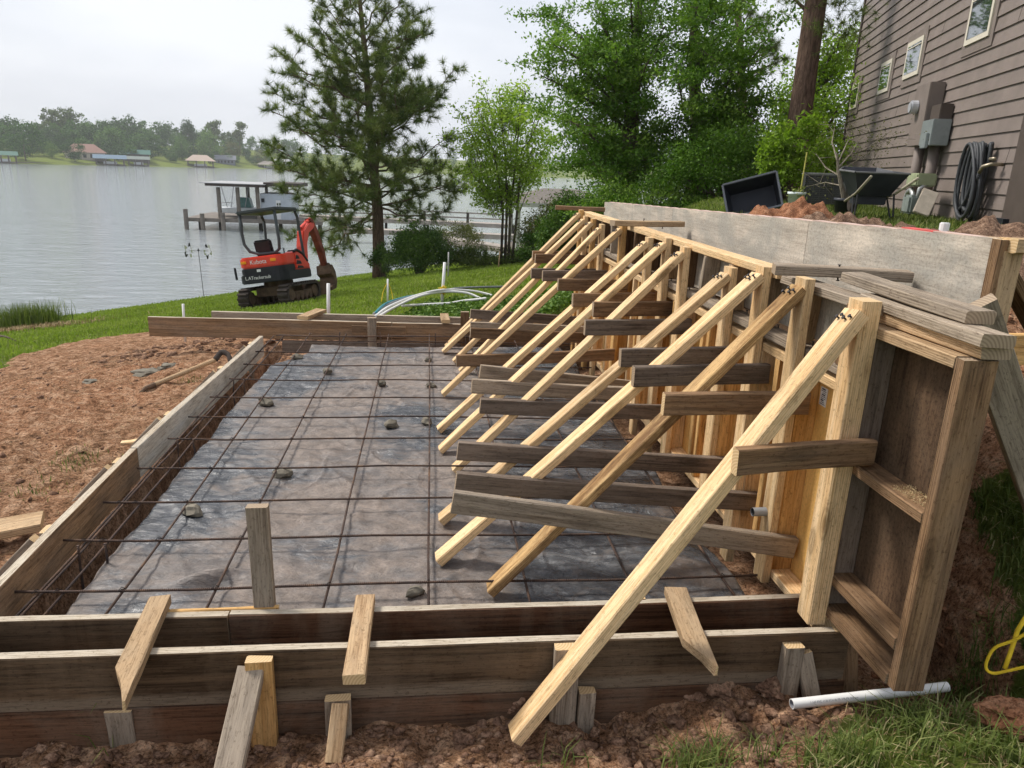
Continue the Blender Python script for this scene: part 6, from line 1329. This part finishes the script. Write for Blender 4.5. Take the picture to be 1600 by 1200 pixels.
for i, (p, s, lab) in enumerate([((228, 585), .09, 'dark grey rock half buried in the left red soil'), ((262, 575), .07, 'flat grey rock right of the dark half-buried one'), ((140, 598), .05, 'small dark rock alone on the left red soil')]):
    g = G(*p); o = rockmesh('rock', s, i+40, M['stone'], 3, .5, None, (g.x, g.y, g.z+.01), (1.3, 1, .5), i); tag(o, lab, 'rock')
# pick-like tool lying against the left form
a = G(243, 606); b = onz(352, 556, .02); a.z += .03
TL = empty('digging_tool', (a+b)/2, 'long wooden-handled digging tool resting against the left form board', 'tool'); mb = MB(); P = smooth([a, a+(b-a)*.5, a+(b-a)*.85]); mb.tube(P, .02, 8); mb.build('handle', M['stake'], TL, smooth=True)
mb = MB(); q = a+(b-a)*.85; mb.tube(smooth([q, b+Vector((-.03, 0, .03)), b+Vector((.03, -.03, .02)), b+Vector((.06, -.07, -.03))]), [.024]*10+[.02]*6, 8); mb.build('grip', rub, TL, smooth=True)
mb = MB(); mb.tube([a, a+Vector((-.06, -.04, -.02)), a+Vector((-.1, -.1, -.06))], [.022, .02, .012], 8); mb.build('blade', mud, TL)
# plank and scrap at the left edge
g = G(10, 850); o = board('plank', g+Vector((-.35, -.12, .06)), g+Vector((.14, .07, .085)), .17, .038, 'stake', None, (-.3, 1, 0)); tag(o, 'short tan plank end lying on the soil at the left edge', 'plank')
for p, lab in (((203, 697), 'small pale wood scrap lying near the left form'),): 
    g = G(*p); o = board('wood_scrap', g+Vector((-.05, 0, .02)), g+Vector((.06, .02, .03)), .05, .02, 'new', None, (0, 1, 0)); tag(o, lab, 'wood scrap')
# survey stakes, pipes and rope past the far form
def pole(name, p0, p1, r, m, lab, cat, grp=None):
    mb = MB(); mb.tube([p0, p1], r, 10); o = mb.build(name, m, None, p0, True); tag(o, lab, cat, grp); return o
def standing(px, pyb, pyt, r_, rad, m, lab, name='marker_stake', cat='stake', dx=0):
    b = onr(px, pyb, r_); b.z = min(b.z, float(ZG(b.x, b.y))); t = onr(px+dx, pyt, r_); return pole(name, b, t, rad, m, lab, cat)
standing(513, 500, 443, 8.6, .02, pvc, 'white pipe stake standing right of the excavator')
standing(286, 492, 475, 9.5, .015, pvc, 'short white stake by the left end of the far board')
standing(606, 478, 436, 12, .016, pvc, 'white stake with yellow string on the lawn')
standing(700, 440, 394, 20, .02, plain('grey_stake', (.42, .42, .40), .6), 'thin grey stake in front of the round shrub', dx=1)
standing(778, 430, 393, 24, .02, M['stake'], 'thin wooden stake before the shrub row', dx=3)
mb = MB(); b = onr(606, 440, 12)
for e in ((596, 472), (614, 470)): mb.tube(smooth([b, onr((606+e[0])/2+(e[0]-606)*.2, 455, 12), onr(*e, 11.9)]), .007, 5)
tag(mb.build('string', yel, None, b, True), 'yellow string hanging from the white lawn stake', 'string')
t = onr(695, 408, 10.3); VP = empty('vent_pipe', onr(690, 486, 10.3), 'upright white pipe bound with yellow rope holding bent conduits', 'pipe')
mb = MB(); mb.tube([onr(689, 492, 10.3), onr(695, 410, 10.3)], .022, 12); mb.build('upright', pvc, VP, smooth=True)
mb = MB(); k0 = onr(692, 453, 10.27)
for i in range(9): a_ = rs.uniform(0, 6.3); mb.tube([k0+Vector((math.cos(a_)*.05, -.03, math.sin(a_)*.05)), k0+Vector((math.cos(a_+2)*.05, -.035, math.sin(a_+2)*.06)), k0+Vector((math.cos(a_+4)*.07, -.03, math.sin(a_+4)*.07))], .007, 5)
mb.build('rope_knot', yel, VP, smooth=True)
cond = [((587, 494, 7.9), (610, 478, 8.8), (650, 462, 9.8), (692, 453, 10.2), (740, 455, 10.6), (770, 462, 10.6), 'w'), ((590, 496, 7.9), (615, 481, 8.8), (655, 463, 9.8), (692, 456, 10.2), (730, 458, 10.3), (757, 470, 10.2), 'w'), ((584, 491, 7.95), (606, 476, 9), (645, 463, 9.9), (692, 455, 10.3), (720, 450, 10.8), (790, 448, 11.5), 'g'), ((586, 490, 8), (604, 474, 9), (632, 465, 9.8), (655, 461, 10.2), (680, 457, 10.4), (700, 456, 10.5), 't'),
        ((628, 478, 9.6), (660, 476, 9.7), (700, 474, 9.8), (725, 470, 9.9), (745, 468, 9.9), (760, 466, 9.9), 'w'), ((800, 448, 11.6), (815, 447, 11.6), (820, 447, 11.6), (825, 447, 11.6), (828, 447, 11.6), (830, 447, 11.6), 'g')]
for c_ in cond[:5]:
    P = [onr(*q) for q in c_[:6]]; P = [Vector((p.x, p.y, max(p.z, float(ZG(p.x, p.y))+.02))) for p in P]; mb = MB(); mb.tube(smooth(P), .017, 8); mb.build('conduit', {'w': pvc, 'g': plain('grey_conduit', (.20, .21, .22), .5), 't': plain('teal_hose', (.03, .20, .24), .5)}[c_[6]], VP, smooth=True)
# kinetic wind spinner
g = G(319, 466, 12); t = onr(310, 392, math.hypot(g.x, g.y)); SPN = empty('wind_spinner', g, 'metal garden wind spinner on a thin pole by the water', 'wind spinner'); st_ = plain('dark_steel_vane', (.05, .05, .05), .35, .6)
mb = MB(); mb.tube([g-Vector((0, 0, .1)), t], .012, 6); mb.build('pole', st_, SPN); kk = math.hypot(g.x, g.y)/FPX
for sx_ in (-1, 1):
    for j in range(5):
        c_ = t+Vector((sx_*13*kk, 0, 0)); a0 = j*2*PI/5+.4*sx_; mb = MB(); pp_ = []
        for q_, w_ in ((0, .2), (.35, 1), (.7, .8), (1, .05)):
            an = a0+q_*1.1; r__ = (5+4*math.sin(q_*PI))*kk; cdir = Vector((math.cos(an)*.6, .5*math.sin(j*1.7), math.sin(an))); pp_.append((c_+cdir*r__, w_*4.6*kk))
        for i in range(3):
            (p1, w1), (p2, w2) = pp_[i], pp_[i+1]; o1 = Vector((0, .7, .3))
            mb.add([p1-o1*w1+Vector((0, 0, w1)), p1+Vector((0, 0, -w1*.6)), p2+Vector((0, 0, -w2*.6)), p2-o1*w2+Vector((0, 0, w2))], [(0, 1, 2, 3)])
        mb.build('vane', st_ if j % 2 else wht, SPN)
mb = MB(); mb.tube([t-Vector((13*kk, 0, 0)), t+Vector((13*kk, 0, 0))], .008, 5); mb.tube([t, t+Vector((0, 0, 4*kk))], [.05, .005], 6); mb.build('hub', st_, SPN)
# branch lying at the left lawn edge
g = G(10, 532, 8); mb = MB(); P = [G(-8, 528, 8)+Vector((0, 0, .06)), G(10, 530, 8)+Vector((0, 0, .05)), G(28, 536, 8)+Vector((0, 0, .02))]; mb.tube(P, [.035, .025, .01], 6); mb.tube([P[1], P[1]+Vector((.1, -.3, -.04))], [.015, .006], 5); tag(mb.build('fallen_branch', M['twig'], None, P[1], True), 'dark fallen branch on the lawn at the left edge', 'branch')

# ------------------------------------------------------------------ haze over the lake
m, nt, b = newmat('haze_air'); nt.nodes.remove(b); pv = nd(nt, 'VolumePrincipled', {'Color': (.97, .985, 1.0, 1), 'Density': .00026, 'Anisotropy': .35}); nt.links.new(pv.outputs[0], nt.nodes['Material Output'].inputs['Volume'])
mb = MB(); mb.box((0, 640, 17), (2000, 1420, 52)); hz = mb.build('haze', m); tag(hz, kind='stuff')
